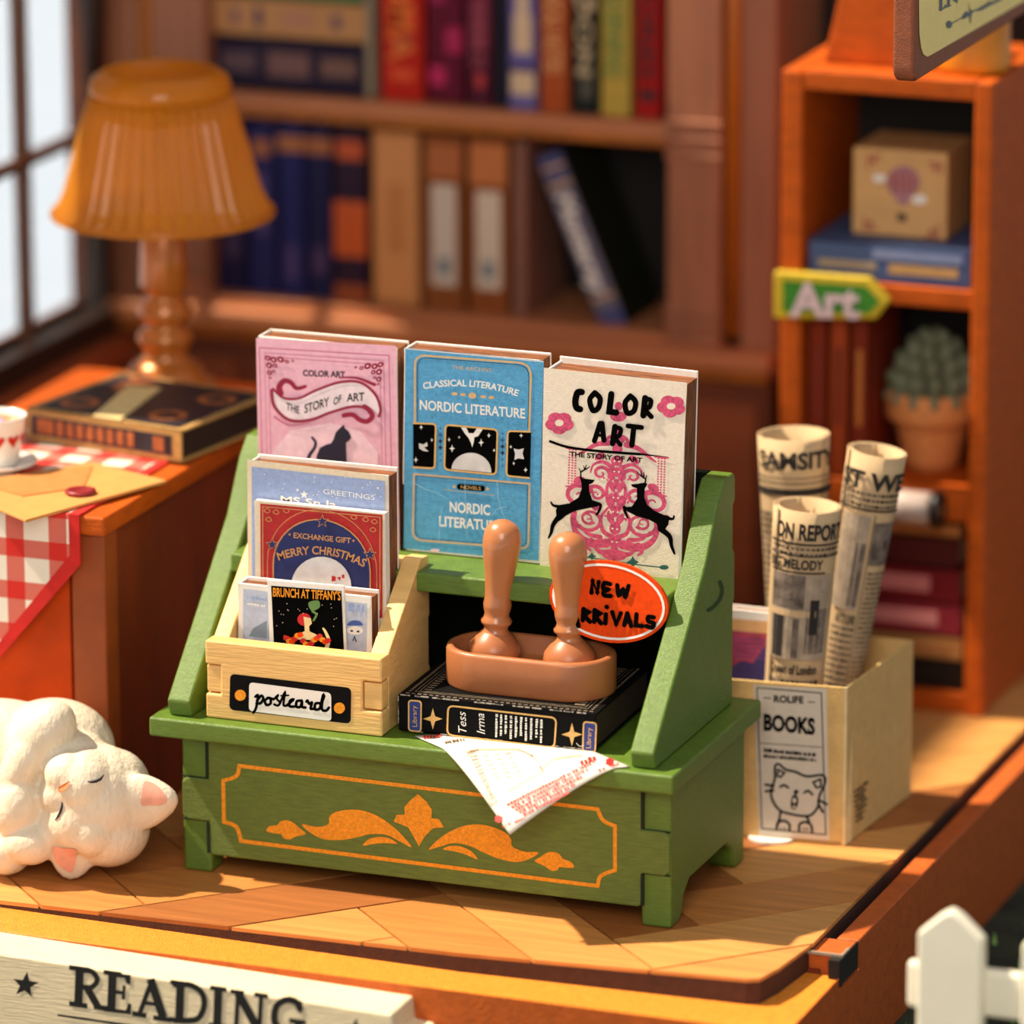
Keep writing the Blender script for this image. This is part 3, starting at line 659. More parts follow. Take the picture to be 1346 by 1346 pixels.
o = p.build('shade_cap', lp, smooth=True); sol = o.modifiers.new('t', 'SOLIDIFY'); sol.thickness = .003
p = MB(); p.ball((lx, ly, sz + .06), (.03, .03, .04), mat('frosted bulb', (230, 214, 190), .4)); p.build('bulb', lp, smooth=True)

# ------------------------------------------------------------------ green display stand
st = thing('display_stand', 'green painted book display stand with gold scroll ornament on its front', 'display stand', (-.35, .15, 0))
# side panels of the lower box with legs
def side_pts(y1=.30):
    return [(.0, .0), (.034, .0), (.046, .010), (.052, .030), (.075, .046), (.225, .046), (.248, .030), (.254, .010), (.264, .0), (y1, .0), (y1, .195), (.0, .195)]
for x0, x1 in ((-.70, -.658), (-.042, .0)):
    p = MB(); p.prism(side_pts(), 'x', x0, x1, green)
    p.build('side_panel', st, bevel=.005, seg=3)
# front panel with finger tabs
fp = [(-.66, .030), (-.655, .027), (-.044, .027), (-.040, .032), (-.040, .074), (-.008, .074), (-.001, .080), (-.001, .130), (-.008, .135), (-.040, .135), (-.040, .196), (-.66, .196),
      (-.66, .134), (-.692, .134), (-.699, .128), (-.699, .080), (-.692, .074), (-.66, .074)]
p = MB(); p.prism(fp, 'y', -.004, .030, green_dk); p.build('front_panel', st, bevel=.003, seg=3)
p = MB(); gap_ = mat('dark joint', (18, 30, 10), .9)
for x0, x1, z0_, z1_ in ((-.663, -.659, .136, .194), (-.041, -.037, .136, .194), (-.663, -.659, .03, .073), (-.041, -.037, .03, .073)): p.box(x0, x1, -.0045, .0, z0_, z1_, gap_)
for x0, x1, z0_ in ((-.699, -.66, .1335), (-.699, -.66, .0735), (-.04, -.001, .1335), (-.04, -.001, .0735)): p.box(x0, x1, -.002, .0, z0_, z0_ + .002, gap_)
p.build('joint_line', sub(st, 'front_panel'))
p = MB(); p.box(-.66, -.04, .27, .30, .03, .195, green); p.build('back_panel', st, bevel=.003)
p = MB(); p.box(-.734, .013, -.030, .33, .195, .222, green); p.build('counter_board', st, bevel=.004, seg=3)
# sloped upper side panels with notched backs
up_ = [(-.012, .222), (-.018, .245), (.096, .356), (.190, .450), (.235, .520), (.262, .545), (.300, .545), (.306, .535), (.306, .505), (.298, .50), (.298, .44), (.306, .432), (.306, .37), (.300, .36), (.300, .222)]
for x0, x1 in ((-.712, -.678), (-.052, -.018)):
    p = MB(); p.prism(up_, 'x', x0, x1, green); p.build('upper_side_panel', st, bevel=.004, seg=3)
p = Print((-.018, 0, 0), (1, 0, 0), dz=.0004); p.line([(946, 765), (949, 775), (946, 787), (938, 797), (931, 802)], (5, 5), mat('carved slot green', (34, 66, 20), .8), 1, smooth=True)
p.build('carved_slot', st)
p = MB(); p.box(-.678, -.052, .124, .285, .388, .415, green); p.build('upper_ledge', st, bevel=.004, seg=3)
p = MB(); p.box(-.678, -.052, .285, .300, .222, .545, mat('shaded green back', (10, 15, 7), .9, spec=.05)); p.build('upper_back_panel', st)  # shade of the niche put into this near-black green
# gold scroll print on the front panel
pr = Print((0, -.004, 0), (0, -1, 0), (250, 950, .2972))
lt = 8
def J(x, y): return ((600 + x * .29718 - 250) / .2972, (946 + y * .29718 - 950) / .2972)
frame = [(225, 190), J(630, 390)] 
c1 = catmull([J(625, 395), J(650, 445), J(702, 470)], 5); c2 = catmull([J(702, 665), J(640, 690), J(625, 735)], 5)
c3 = catmull([(225, 522), (205, 460), (150, 438)], 5); c4 = catmull([(147, 255), (205, 235), (218, 190)], 5)
pr.line([tuple(v) for v in ([Vector((218, 190))] + c1 + c2 + c3 + c4)], 17, gold_paint, 1, closed=True, caps=False)
# left leaf flourish then its mirror (about the centre finial)
cx_, cy_ = 1012, 440
def flo(P):
    pr.blob(P, gold_paint, 1, 4)
tilt_ = 0.118
leaf1 = [(338, 478), (352, 456), (385, 452), (400, 436), (425, 430), (455, 440), (488, 468), (512, 492), (470, 502), (440, 516), (412, 508), (402, 492), (370, 488)]
leaf2 = [(495, 448), (560, 460), (612, 448), (615, 420), (640, 396), (700, 384), (765, 388), (830, 412), (890, 452), (940, 498), (980, 550), (930, 526), (870, 496), (800, 492), (740, 506), (670, 518), (590, 514), (530, 484)]
leaf3 = [(765, 543), (790, 515), (835, 504), (880, 510), (918, 534), (870, 532), (820, 534)]
fin = [(1008, 314), (1048, 350), (1070, 385), (1068, 422), (1100, 424), (1124, 462), (1075, 466), (1040, 500), (1012, 546), (990, 505), (965, 462), (900, 436), (915, 406), (950, 405), (948, 372), (972, 345)]
def mir(p):
    x, y = p; y0 = y - tilt_ * (x - cx_); return (2 * cx_ - x + 12, y0 + tilt_ * (cx_ - x) + 2)
for P in (leaf1, leaf2, leaf3): flo(P); flo([mir(q) for q in P][::-1])
pr.poly(fin, gold_paint, 1); pr.build('gold_scroll', sub(st, 'front_panel'))

# ------------------------------------------------------------------ three display books on the ledge
def stand_book(label, x0, x1, z0, h, y0, t, group='books on the display stand', back=0, tilt=0, yaw=0):
    r = thing('book', label, 'book', (x0, y0, z0), rz(yaw) @ ry(tilt), group); W_ = x1 - x0; c = .0035
    p = MB(); p.box(0, W_, 0, c, 0, h, paper_w); p.box(0, c, 0, t, 0, h, paper_w); p.box(0, W_, t - c, t, 0, h + back, paper_w); p.build('cover', r, bevel=.0013, local=True)
    p = MB(); p.box(c + .0005, W_ - .001, c, t - c, .002, h - .003, core); p.build('page_block', r, local=True)
    return r
BYF = .215
def bxz(px, py, y=BYF): v = at(px, py, y=y); return v.x, v.z
# pink
bp_ = stand_book('pink book with a cat silhouette and red ribbon, left on the stand ledge', -.672, bxz(523, 600)[0], .416, bxz(336, 445)[1] - .416 + .004, BYF, .045)
pink = mat('pink cover print', (240, 180, 198), .6, .1, 120, .05); pinkd = mat('rose print', (196, 100, 138), .6, var=.08); crim = mat('crimson print', (150, 10, 56), .6, var=.06); pinkl = mat('light pink print', (246, 204, 216), .6)
night = mat('ink navy', (28, 20, 46), .6); ribbon = mat('ribbon white', (240, 218, 224), .6)
pr = Print((0, BYF, 0), (0, -1, 0), (300, 420, .19316))
pr.poly([(190, 124), (1144, 178), (1175, 1900), (225, 1900)], pink, 1)
for o_, wd in ((0, 7), (36, 4), (62, 4)):
    pr.line([(214 + o_, 190 + o_), (1096 - o_, 244 + o_), (1132 - o_, 1860)], wd, pinkd, 2, caps=False); pr.line([(214 + o_, 190 + o_), (254 + o_, 1860)], wd, pinkd, 2, caps=False)
for sx_, X, Y in ((1, 262, 250), (-1, 1050, 290)):
    for dx, dy, r1 in ((10, 10, 22), (50, 22, 24), (98, 20, 26), (140, 34, 16), (20, 60, 24), (60, 62, 18), (22, 110, 20), (50, 100, 12), (180, 30, 10), (28, 145, 10)):
        pr.ell(X + sx_ * dx, Y + dy + (4 if sx_ < 0 else 0), r1 * 1.0, r1 * .8, crim, 3, 9, rot=30 * sx_)
        pr.ell(X + sx_ * dx, Y + dy + (4 if sx_ < 0 else 0), r1 * .35, r1 * .26, pinkl, 4, 8, rot=30 * sx_)
pr.text('COLOR ART', (512, 380), (800, 392), 42, night, 4, bold=.03)
pr.poly([(300, 900), (430, 750), (700, 700), (900, 760), (1020, 900), (1020, 1100), (320, 1100)], pinkl, 2)
# ribbon
top = catmull([(310, 470), (380, 530), (480, 535), (600, 480), (760, 425), (900, 425), (1000, 500), (1040, 590)], 6)
bot = catmull([(310, 470), (320, 590), (420, 670), (560, 670), (700, 620), (850, 580), (960, 590), (1035, 655)], 6)
for i in range(len(top) - 1): pr.poly([top[i], top[i + 1], bot[i + 1], bot[i]], ribbon, 3)
pr.line([(310, 470), (380, 530), (480, 535), (600, 480), (760, 425), (900, 425), (1000, 500), (1040, 600), (1030, 655)], (16, 18), crim, 4, smooth=True)
pr.line([(300, 480), (320, 590), (420, 680), (560, 682), (700, 630), (850, 590), (950, 600)], (22, 14), crim, 4, smooth=True)
pr.line([(360, 500), (352, 455), (385, 415), (430, 425), (470, 465), (530, 452)], (44, 22), crim, 4, smooth=True)
pr.line([(790, 650), (850, 645), (900, 680), (950, 690), (985, 655), (960, 610), (930, 590)], (30, 34), crim, 4, smooth=True)
pr.line([(760, 392), (880, 395), (1000, 440)], (8, 22), crim, 4, smooth=True)
pr.line([(320, 660), (420, 715), (560, 700)], (14, 4), pinkd, 4, smooth=True)
for tx, a, b_, hh in (('THE', (400, 610), (490, 638), 52), ('STORY', (525, 634), (692, 582), 62), ('OF', (722, 582), (776, 556), 52), ('ART', (812, 556), (932, 548), 58)): pr.text(tx, a, b_, hh, ink, 5, bold=.015)
# cat silhouette
pr.poly([(790, 712), (800, 738), (822, 756), (836, 782), (842, 800), (826, 822), (806, 835), (808, 900), (812, 1000), (600, 1000), (606, 925), (628, 870), (668, 850), (706, 838), (722, 810), (736, 765), (760, 740)], night, 4)
pr.line([(575, 800), (598, 830), (592, 870), (556, 925), (540, 990)], (16, 26), night, 4, smooth=True)
pr.build('cover_print', sub(bp_))
# blue
bb_ = stand_book('sky blue book of Nordic literature, middle of the three on the ledge', bxz(532, 600)[0], bxz(710, 600)[0], .416, bxz(532, 455)[1] - .416 - .003, BYF, .045)
sky = mat('sky blue cover print', (82, 160, 206), .6, .2, 130, .10); tan = mat('tan rule print', (214, 176, 124), .6, var=.08); moon = mat('moon grey print', (214, 208, 206), .6)
pr = Print((0, BYF, 0), (0, -1, 0), (520, 430, .15602))
def K(x, y): return ((x * .16345) / .15602, (600 - 430 + y * .16345) / .15602)
pr.poly([(84, 172), (1250, 282), K(1150, 838), K(66, 738)], sky, 1)
pr.line(pr.rr([(165, 800), (165, 232), (1145, 305), (1128, 870)], (0, 90, 110, 0), 5), 17, tan, 2, caps=False)
pr.line(pr.rr([(185, 790), (185, 252), (1128, 322), (1118, 850)], (0, 85, 105, 0), 5), 5, night, 2, caps=False)
pr.line(pr.rr([K(150, 140), K(1080, 218), K(1070, 740), K(140, 668)], (0, 0, 60, 80), 5), 15, tan, 2, closed=True, caps=False)
pr.line(pr.rr([K(166, 155), K(1062, 232), K(1052, 722), K(158, 652)], (0, 0, 60, 80), 5), 4, night, 2, closed=True, caps=False)
pr.text('THE ARCHIVE', (480, 350), (815, 378), 34, tan, 3)
pr.text('CLASSICAL LITERATURE', (240, 520), (1030, 580), 56, white_ink, 3, bold=.025, lift=52)
pr.text('NORDIC LITERATURE', (208, 690), (1095, 765), 84, white_ink, 3, bold=.02)
for x in (500, 570, 650, 740, 810): pr.ell(x, 560 + (x - 500) * .1, 26 if x != 650 else 34, 14 if x != 650 else 26, tan, 2, 10)
for quad, r_, lab in (([(150, 805), (345, 812), (335, 1188), (150, 1176)], (0, 34, 34, 0), 0), ([(425, 818), (865, 860), (852, 1240), (415, 1196)], 40, 1), ([(950, 870), (1145, 880), (1135, 1268), (938, 1250)], (34, 0, 0, 34), 2)):
    pr.poly(pr.rr(quad, r_, 4), ink, 2); P = pr.rr(quad, r_, 4)
    if lab == 1: pr.line(P, 15, gold_ink, 4, closed=True, caps=False)
    elif lab == 0: pr.line([(150, 805)] + P[1:-1] + [(150, 1176)], 15, gold_ink, 4, caps=False)
    else: pr.line([P[5], ] + [P[5], P[6]][1:] and [(1145, 878)] + P[:5][::-1] + P[7:][::-1] + [(1135, 1268)], 15, gold_ink, 4, caps=False)
mo = [(470, 1190)] + [(640 + 170 * math.cos(a), 1216 + 160 * -math.sin(a)) for a in [math.pi * (1 - k / 16) for k in range(17)]] + [(815, 1225)]
pr.poly([(475, 1192)] + [(642 + 168 * math.cos(math.pi * (1 - k / 16)), 1208 - 152 * math.sin(math.pi * (1 - k / 16)) + 16 * (k / 16 - .5)) for k in range(1, 16)] + [(812, 1224)], moon, 3)
pr.poly([(555, 842), (600, 845), (620, 890), (660, 892), (690, 850), (738, 858), (700, 915), (668, 925), (664, 960), (650, 1010), (636, 965), (618, 930), (585, 890)], white_ink, 3)
for x, y, r1 in ((480, 1020, 34), (725, 970, 34), (455, 945, 20), (790, 910, 22), (540, 925, 14), (835, 1035, 18), (220, 840, 22), (175, 1115, 26), (310, 948, 18), (1062, 910, 22), (975, 1005, 18), (1100, 1200, 24), (1000, 1145, 18)):
    pr.star(x, y, r1, white_ink, 3, n=4, k=.35, ax=.7)
pr.poly([(200, 975), (240, 985), (270, 965), (275, 1000), (245, 1010), (285, 1045), (240, 1040), (205, 1020)], moon, 3)
pr.poly([(1000, 1020), (1040, 1028), (1085, 1018), (1075, 1060), (1088, 1110), (1040, 1102), (1005, 1115), (1012, 1065)], moon, 3)
for X, Y in ((382, 850), (905, 895)):
    for k in range(6): pr.star(X, Y + k * 54, 26 if k in (1, 2, 3) else 14, night if k in (2, 3) else mat('deep blue print', (44, 96, 150), .6), 3, n=4, k=.5, ax=.8)
pr.poly(pr.rr([K(500, 215), K(725, 232), K(722, 280), K(496, 262)], 22, 3), ink, 3); pr.text('NOVELS', K(530, 255), K(690, 268), 30, gold_ink, 4)
pr.star(*K(476, 240), 20, tan, 3, n=4, k=.5); pr.star(*K(742, 258), 20, tan, 3, n=4, k=.5)
pr.line([K(390, 262), K(800, 310)], 4, tan, 3, caps=False)
pr.text('NORDIC', K(440, 440), K(765, 468), 88, white_ink, 3, bold=.025); pr.text('LITERATURE', K(355, 555), K(852, 598), 88, white_ink, 3, bold=.025)
scr = mat('scuff', (150, 196, 220), .7)
pr.line([K(165, 215), K(250, 262), K(330, 285), K(430, 340)], (7, 3), scr, 4); pr.line([K(820, 190), K(830, 330), K(860, 440), K(920, 570)], (6, 4), scr, 4); pr.line([K(780, 470), K(820, 420), K(900, 400)], 6, scr, 4); pr.line([K(560, 150), K(580, 640)], 4, scr, 4); pr.line([K(380, 400), K(350, 670)], 5, scr, 4)
pr.ell(*K(320, 752), 40, 14, pinkl, 3, 12)
pr.line([(88, 178), (1250, 288)], 7, white_ink, 3, caps=False); pr.line([(84, 172), (70, 1320)], 8, white_ink, 3, caps=False)
pr.build('cover_print', sub(bb_))
# white
wx0 = bxz(714, 600)[0] + .0005
wb_ = stand_book('white book with two leaping black deer over a pink damask, right on the ledge', wx0, bxz(896, 650)[0], .414, bxz(714, 475)[1] - .414 - .009, BYF - .002, .052, back=.006, tilt=1.2)
ivory = mat('ivory cover print', (240, 224, 204), .65, .15, 150, .04); rose = mat('damask pink print', (218, 78, 118), .6, var=.22, scale=260)
pr = Print((0, BYF - .002, 0), (0, -1, 0), (700, 460, .17088))
E_ = 819.3
def D(x, y): return (x, y + E_)
pr.poly([(88, 135), (1190, 250), D(1120, 975), D(58, 838)], ivory, 1)
# damask ornament: mirrored scrolls about a slightly slanting axis
def AX(p, sg): return (645 + sg * p[0] - (p[1] - 1100) * .03, p[1] + sg * p[0] * .10)
def dam(P, wd, cl=False):
    wd = (wd[0] * 1.25, wd[1] * 1.3)
    for sg in (1, -1): pr.line([AX(p, sg) for p in P], wd, rose, 2, smooth=True, closed=cl)
def spir(cx, cy, r, turns, a0, w0, w1, dr=1):
    n = int(turns * 12); dam([(cx + r * (1 - .85 * k / n) * math.cos(a0 + dr * turns * 6.283 * k / n), cy + r * .85 * (1 - .85 * k / n) * math.sin(a0 + dr * turns * 6.283 * k / n)) for k in range(n + 1)], (w0, w1))
def leafs(P):
    for sg in (1, -1): pr.blob([AX(p, sg) for p in P], rose, 2, 3)
spir(290, 1150, 110, 1.3, -2.6, 34, 8); spir(200, 1320, 120, 1.6, -.4, 26, 9); spir(210, 1310, 60, 1.2, 2.4, 16, 6, -1); spir(150, 1120, 80, 1.3, .2, 28, 8, -1); spir(120, 960, 70, 1.2, 2.8, 26, 8)
dam([(0, 1250), (60, 1170), (70, 1060), (30, 980)], (30, 14)); dam([(10, 1440), (90, 1400), (110, 1300), (60, 1220)], (30, 14)); dam([(40, 900), (110, 870), (180, 900), (200, 960)], (26, 8))
dam([(60, 1490), (190, 1500), (290, 1440), (330, 1340), (330, 1290)], (58, 12)); dam([(110, 1450), (210, 1430), (270, 1370)], (30, 10)); dam([(30, 1560), (110, 1560), (170, 1510)], (44, 12))
dam([(180, 1480), (210, 1530), (180, 1560)], (34, 10)); dam([(20, 1600), (70, 1590), (100, 1560)], (30, 10)); dam([(70, 720), (160, 740), (250, 800), (300, 830)], (38, 8)); dam([(20, 660), (70, 680), (90, 720)], (30, 12)); dam([(250, 1230), (330, 1250), (400, 1230)], (26, 8))
for P in ([(12, 1010), (44, 960), (60, 900), (20, 880)], [(12, 1100), (52, 1060), (60, 1010), (16, 1030)], [(10, 1210), (58, 1160), (52, 1110), (14, 1140)], [(12, 1350), (60, 1310), (64, 1250), (14, 1280)], [(110, 1210), (150, 1180), (190, 1220), (150, 1250)], [(240, 1010), (300, 1000), (330, 1050), (270, 1070)], [(100, 800), (150, 810), (170, 860), (110, 850)], [(200, 1060), (240, 1080), (230, 1130), (195, 1110)]): leafs(P)
for y, a_, b_ in ((430, 30, 34), (510, 62, 40), (620, 40, 34), (690, 56, 36), (760, 40, 34), (850, 48, 40), (935, 36, 36), (1030, 22, 40), (1130, 26, 40), (1240, 30, 44), (1370, 44, 50), (1470, 56, 46), (1540, 30, 50), (1590, 20, 36)):
    x_, y_ = AX((0, y), 1); pr.ell(x_, y_, a_, b_, rose, 2, 14)
for y in (690, 850, 930, 1130, 1240, 1370, 1470):
    for dx in (-18, 18): x_, y_ = AX((dx, y + 4), 1); pr.ell(x_, y_, 8, 7, ivory, 3, 8)
for sg in (1, -1):
    for c_ in (318, 342, 366):
        for k in range(15): x_, y_ = AX((c_, 800 + k * 20), sg); pr.ell(x_, y_, 8, 7, rose, 2, 7)
    pr.line([AX((290, 790), sg), AX((392, 790), sg)], 14, rose, 2); pr.line([AX((300, 1080), sg), AX((385, 1085), sg)], 12, rose, 2)
for k in range(30):
    a = random.uniform(0, 6.28); r_ = random.uniform(.3, 1); x_, y_ = AX((150 * r_ * math.cos(a), 1180 + 260 * r_ * math.sin(a)), 1); pr.ell(x_, y_, 9, 8, rose, 2, 7)
# flowers
for X, Y, rt in ((210, 560, 0), (1070, 432, 8)):
    for k in range(5):
        a = math.radians(rt + k * 72 + 20); pr.ell(X + 55 * math.cos(a), Y + 42 * math.sin(a), 58, 46, rose, 2, 14)
    pr.ell(X, Y - 2, 34, 26, ivory, 4, 12)
# lettering as brush strokes
def L_(P, wd=54, sm=True, lay=5): pr.line(P, wd, ink, lay, smooth=sm, rnd=not sm)
L_([(385, 320), (352, 325), (335, 390), (345, 440), (372, 452)], 50)          # C
L_([(485, 325), (447, 380), (470, 460), (512, 440), (525, 370), (485, 325)], 42)   # O
L_([(612, 335), (596, 470), (650, 478)], 48, False)                             # L
L_([(758, 350), (718, 405), (735, 480), (785, 465), (798, 395), (758, 350)], 42)   # O
L_([(872, 365), (858, 500)], 48, False); L_([(878, 370), (915, 385), (905, 435), (870, 450), (920, 510)], 38)   # R
L_([(525, 560), (500, 640), (482, 695)], 40, False); L_([(540, 560), (550, 650), (555, 690)], 40, False); L_([(505, 650), (550, 655)], 24, False)   # A
L_([(640, 585), (622, 715)], 44, False); L_([(645, 590), (685, 605), (672, 655), (640, 665), (682, 725)], 34)   # R
L_([(740, 580), (845, 592)], 38, False); L_([(785, 590), (770, 728)], 42, False)   # T
pr.ell(480, 385, 12, 20, ivory, 6, 8); pr.ell(752, 412, 12, 20, ivory, 6, 8)
pr.line([(140, 700), (260, 740), (420, 765), (640, 785), (830, 798)], (20, 20), ink, 4, smooth=True); pr.line([(830, 798), (1045, 820)], (16, 2), ink, 4)
pr.text('THE STORY OF ART', (292, 812), (850, 862), 38, ink, 5, bold=.03)
# deer
def deer(P, legs, ant):
    pr.poly(P, ink, 5)
    for q, wd in legs: pr.line(q, wd, ink, 5, smooth=True)
    for q in ant: pr.line(q, (12, 5), ink, 5, smooth=True)
deer([(365, 970), (400, 985), (485, 995), (470, 1018), (440, 1030), (442, 1085), (465, 1150), (520, 1168), (540, 1180), (500, 1200), (420, 1215), (330, 1235), (262, 1270), (230, 1300), (195, 1320), (185, 1230), (200, 1190), (290, 1175), (360, 1130), (385, 1060), (380, 1010)],
     [([(148, 1165), (165, 1190), (205, 1200)], (12, 26)), ([(215, 1270), (165, 1340), (150, 1400), (130, 1440)], (44, 14)), ([(500, 1180), (530, 1190), (515, 1240), (495, 1262)], (26, 14))],
     [[(378, 975), (375, 930), (362, 905)], [(378, 935), (405, 915), (398, 885)], [(390, 925), (430, 905), (448, 890)], [(410, 915), (420, 880)]])
deer([(762, 1030), (815, 1025), (870, 1015), (890, 1028), (870, 1060), (865, 1130), (890, 1190), (940, 1230), (1010, 1262), (1060, 1275), (1050, 1340), (1020, 1380), (975, 1380), (960, 1330), (900, 1300), (800, 1270), (740, 1240), (700, 1205), (770, 1200), (810, 1140), (808, 1060), (775, 1048)],
     [([(1095, 1272), (1085, 1295), (1050, 1290)], (12, 26)), ([(990, 1370), (1060, 1430), (1075, 1500), (1098, 1562)], (46, 16)), ([(712, 1205), (722, 1250), (738, 1285)], (26, 14))],
     [[(872, 1020), (878, 980), (885, 960)], [(870, 985), (830, 955), (808, 930)], [(845, 965), (840, 925)], [(862, 975), (862, 935)]])
teal = mat('teal print', (36, 92, 88), .6)
pr.line([D(400, 770), D(600, 800), D(850, 835), D(1040, 855)], 9, teal, 3, caps=False); pr.star(*D(460, 765), 32, teal, 3, n=4, k=.5); pr.star(*D(775, 810), 48, teal, 3, n=4, k=.5); pr.ell(*D(1015, 850), 36, 18, teal, 3, 12)
pr.build('cover_print', sub(wb_))

# NEW ARRIVALS oval
na = thing('oval_tag', 'oval orange red tag reading NEW ARRIVALS on the stand ledge', 'sign', (-.15, .115, .33))
NN = Vector((0, -1, .10)).normalized(); NP = Vector((-.15, .118, .40))
vermil = mat('vermilion tag', (232, 70, 4), .65, .15, 150, .08, spec=.15)
def oval(cx, cy, a, b, rot, n=40):
    c, s_ = math.cos(math.radians(rot)), math.sin(math.radians(rot))
    return [(cx + a * math.cos(t) * c - b * math.sin(t) * s_, cy + a * math.cos(t) * s_ + b * math.sin(t) * c) for t in [2 * math.pi * k / n for k in range(n)]]
P0 = [on(x, y, NP, NN) for x, y in oval(800, 791, 79, 53, 12)]
p = MB(); nn_ = len(P0); p.add(P0 + [v - NN * .006 for v in P0], [list(range(nn_)), list(range(nn_, 2 * nn_))[::-1]] + [(k, (k + 1) % nn_, nn_ + (k + 1) % nn_, nn_ + k) for k in range(nn_)], vermil); p.build('plate', na)
pr = Print(NP, NN, (500, 680, .28232)); 
pr.line([((x - 500) / .28232, (y - 680) / .28232) for x, y in oval(800, 791, 73.5, 47.5, 12)], 11, white_ink, 1, closed=True)
def hand(txt, P, wd): 
    for q in P: pr.line(q, wd - 3, ink, 3, rnd=True, smooth=len(q) > 4)
hand('NEW', [[(985, 350), (990, 295), (1012, 348), (1018, 300)], [(1072, 310), (1045, 305), (1040, 330), (1062, 335), (1042, 345), (1045, 362), (1075, 365)], [(1105, 315), (1112, 362), (1132, 335), (1142, 368), (1158, 318)]], 24)
hand('ARR', [[(905, 440), (880, 500)], [(905, 440), (925, 505)], [(890, 475), (920, 478)],
             [(948, 425), (945, 478)], [(948, 428), (972, 440), (950, 455), (978, 485)], [(1000, 430), (998, 485)], [(1000, 432), (1025, 446), (1004, 462), (1030, 492)],
             [(1052, 450), (1050, 492)], [(1056, 415), (1057, 417)], [(1082, 440), (1100, 495), (1122, 445)], [(1152, 445), (1138, 500)], [(1152, 445), (1170, 505)], [(1145, 482), (1165, 484)],
             [(1195, 450), (1192, 502), (1222, 505)], [(1275, 465), (1250, 462), (1250, 482), (1275, 492), (1268, 512), (1240, 505)]], 24)
pr.build('lettering', sub(na, 'plate'))

# ------------------------------------------------------------------ postcard tray and its contents
pc_ = thing('postcard_box', 'pale wooden tray box with a black and white postcard label', 'box', (-.53, .08, .2225))
ZB = .2225
p = MB(); X0, X1 = -.660, -.405
fpts = [(X0, ZB), (X1, ZB), (X1, ZB + .034), (X1 - .028, ZB + .034), (X1 - .028, ZB + .075), (X1, ZB + .075), (X1, ZB + .108), (X0, ZB + .108), (X0, ZB + .075), (X0 + .022, ZB + .075), (X0 + .022, ZB + .034), (X0, ZB + .034)]
p.prism(fpts, 'y', -.006, .020, beech); p.build('front_panel', pc_, bevel=.003, seg=3)
sd = [(.0205, ZB), (.168, ZB), (.170, .27), (.166, .275), (.166, .34), (.170, .345), (.168, .427), (.140, .430), (.0205, .328)]
for x0, x1 in ((X0 + .001, X0 + .024), (X1 - .027, X1 - .001)):
    p = MB(); p.prism(sd, 'x', x0, x1, beech); p.box(x0, x1, -.003, .021, ZB + .036, ZB + .073, beech); p.build('side_panel', pc_, bevel=.002)
p = MB(); p.box(X0 + .024, X1 - .027, .142, .165, ZB, .425, beech); p.build('back_panel', pc_, bevel=.002)
p = MB(); p.box(X0 + .02, X1 - .02, .02, .142, ZB + .004, ZB + .012, beech); p.build('bottom_panel', pc_)
pr = Print((0, -.006, 0), (0, -1, 0), (250, 680, .26003))
pr.poly(pr.rr([(203, 790), (815, 862), (812, 1043), (198, 972)], 26, 4), blackcard, 1)
pr.ell(255, 898, 28, 28, gold_paint, 2); pr.ell(756, 963, 28, 28, gold_paint, 2)
pr.poly(pr.rr([(300, 832), (714, 886), (716, 1030), (298, 978)], 22, 4), white_ink, 2)
def cs_(P, wd=14): pr.line(P, wd, ink, 3, smooth=True)
cs_([(332, 905), (345, 900), (336, 960), (322, 985)]); cs_([(340, 925), (362, 900), (372, 915), (358, 938), (338, 938)])                    # p
cs_([(398, 910), (380, 925), (388, 946), (408, 940), (408, 915), (398, 910), (425, 918)])                                                 # o
cs_([(425, 918), (446, 898), (440, 915), (456, 934), (446, 950), (428, 944)], 12); cs_([(456, 940), (482, 882), (474, 944), (490, 950)], 12)                 # s t
cs_([(462, 900), (500, 898)], 9)
cs_([(490, 950), (524, 920), (508, 925), (505, 952), (530, 955)])                                                                        # c
cs_([(566, 925), (542, 928), (540, 955), (560, 955), (568, 928), (568, 955), (585, 960)])                                                # a
cs_([(590, 930), (596, 925), (604, 940), (618, 935), (612, 965), (630, 965)])                                                           # r
cs_([(658, 938), (636, 940), (634, 968), (656, 966), (664, 940), (676, 895), (668, 965), (690, 975), (704, 960)])                         # d
cs_([(676, 895), (682, 905), (664, 950)], 9)
pr.build('postcard_label', sub(pc_, 'front_panel'))
# light blue book in the tray
bl_ = stand_book('pale blue winter book, tallest in the postcard tray', at(327, 680, y=.098).x, at(511, 690, y=.098).x, ZB + .0125, .553 - ZB - .0125, .098, .036, group='books and cards in the tray', back=.003)
peri = mat('periwinkle print', (148, 166, 208), .65, .1, 150, .08)
pr = Print((0, .098, 0), (0, -1, 0), (300, 580, .19316))
pr.poly([(130, 122), (1082, 232), (1078, 1000), (135, 1000)], cream, 1); pr.poly([(162, 172), (1070, 270), (1070, 1000), (165, 1000)], peri, 2)
pr.text('GREETINGS', (650, 355), (1000, 398), 36, white_ink, 3)
pr.text('MS Sn la', (360, 412), (740, 450), 46, white_ink, 3, bold=.02); pr.star(520, 360, 30, white_ink, 3); pr.star(475, 330, 14, white_ink, 3); pr.star(1022, 316, 12, white_ink, 3)
for k in range(26): pr.ell(random.uniform(180, 1050), random.uniform(200, 420), 4, 4, white_ink, 3, 6)
pr.build('cover_print', sub(bl_))
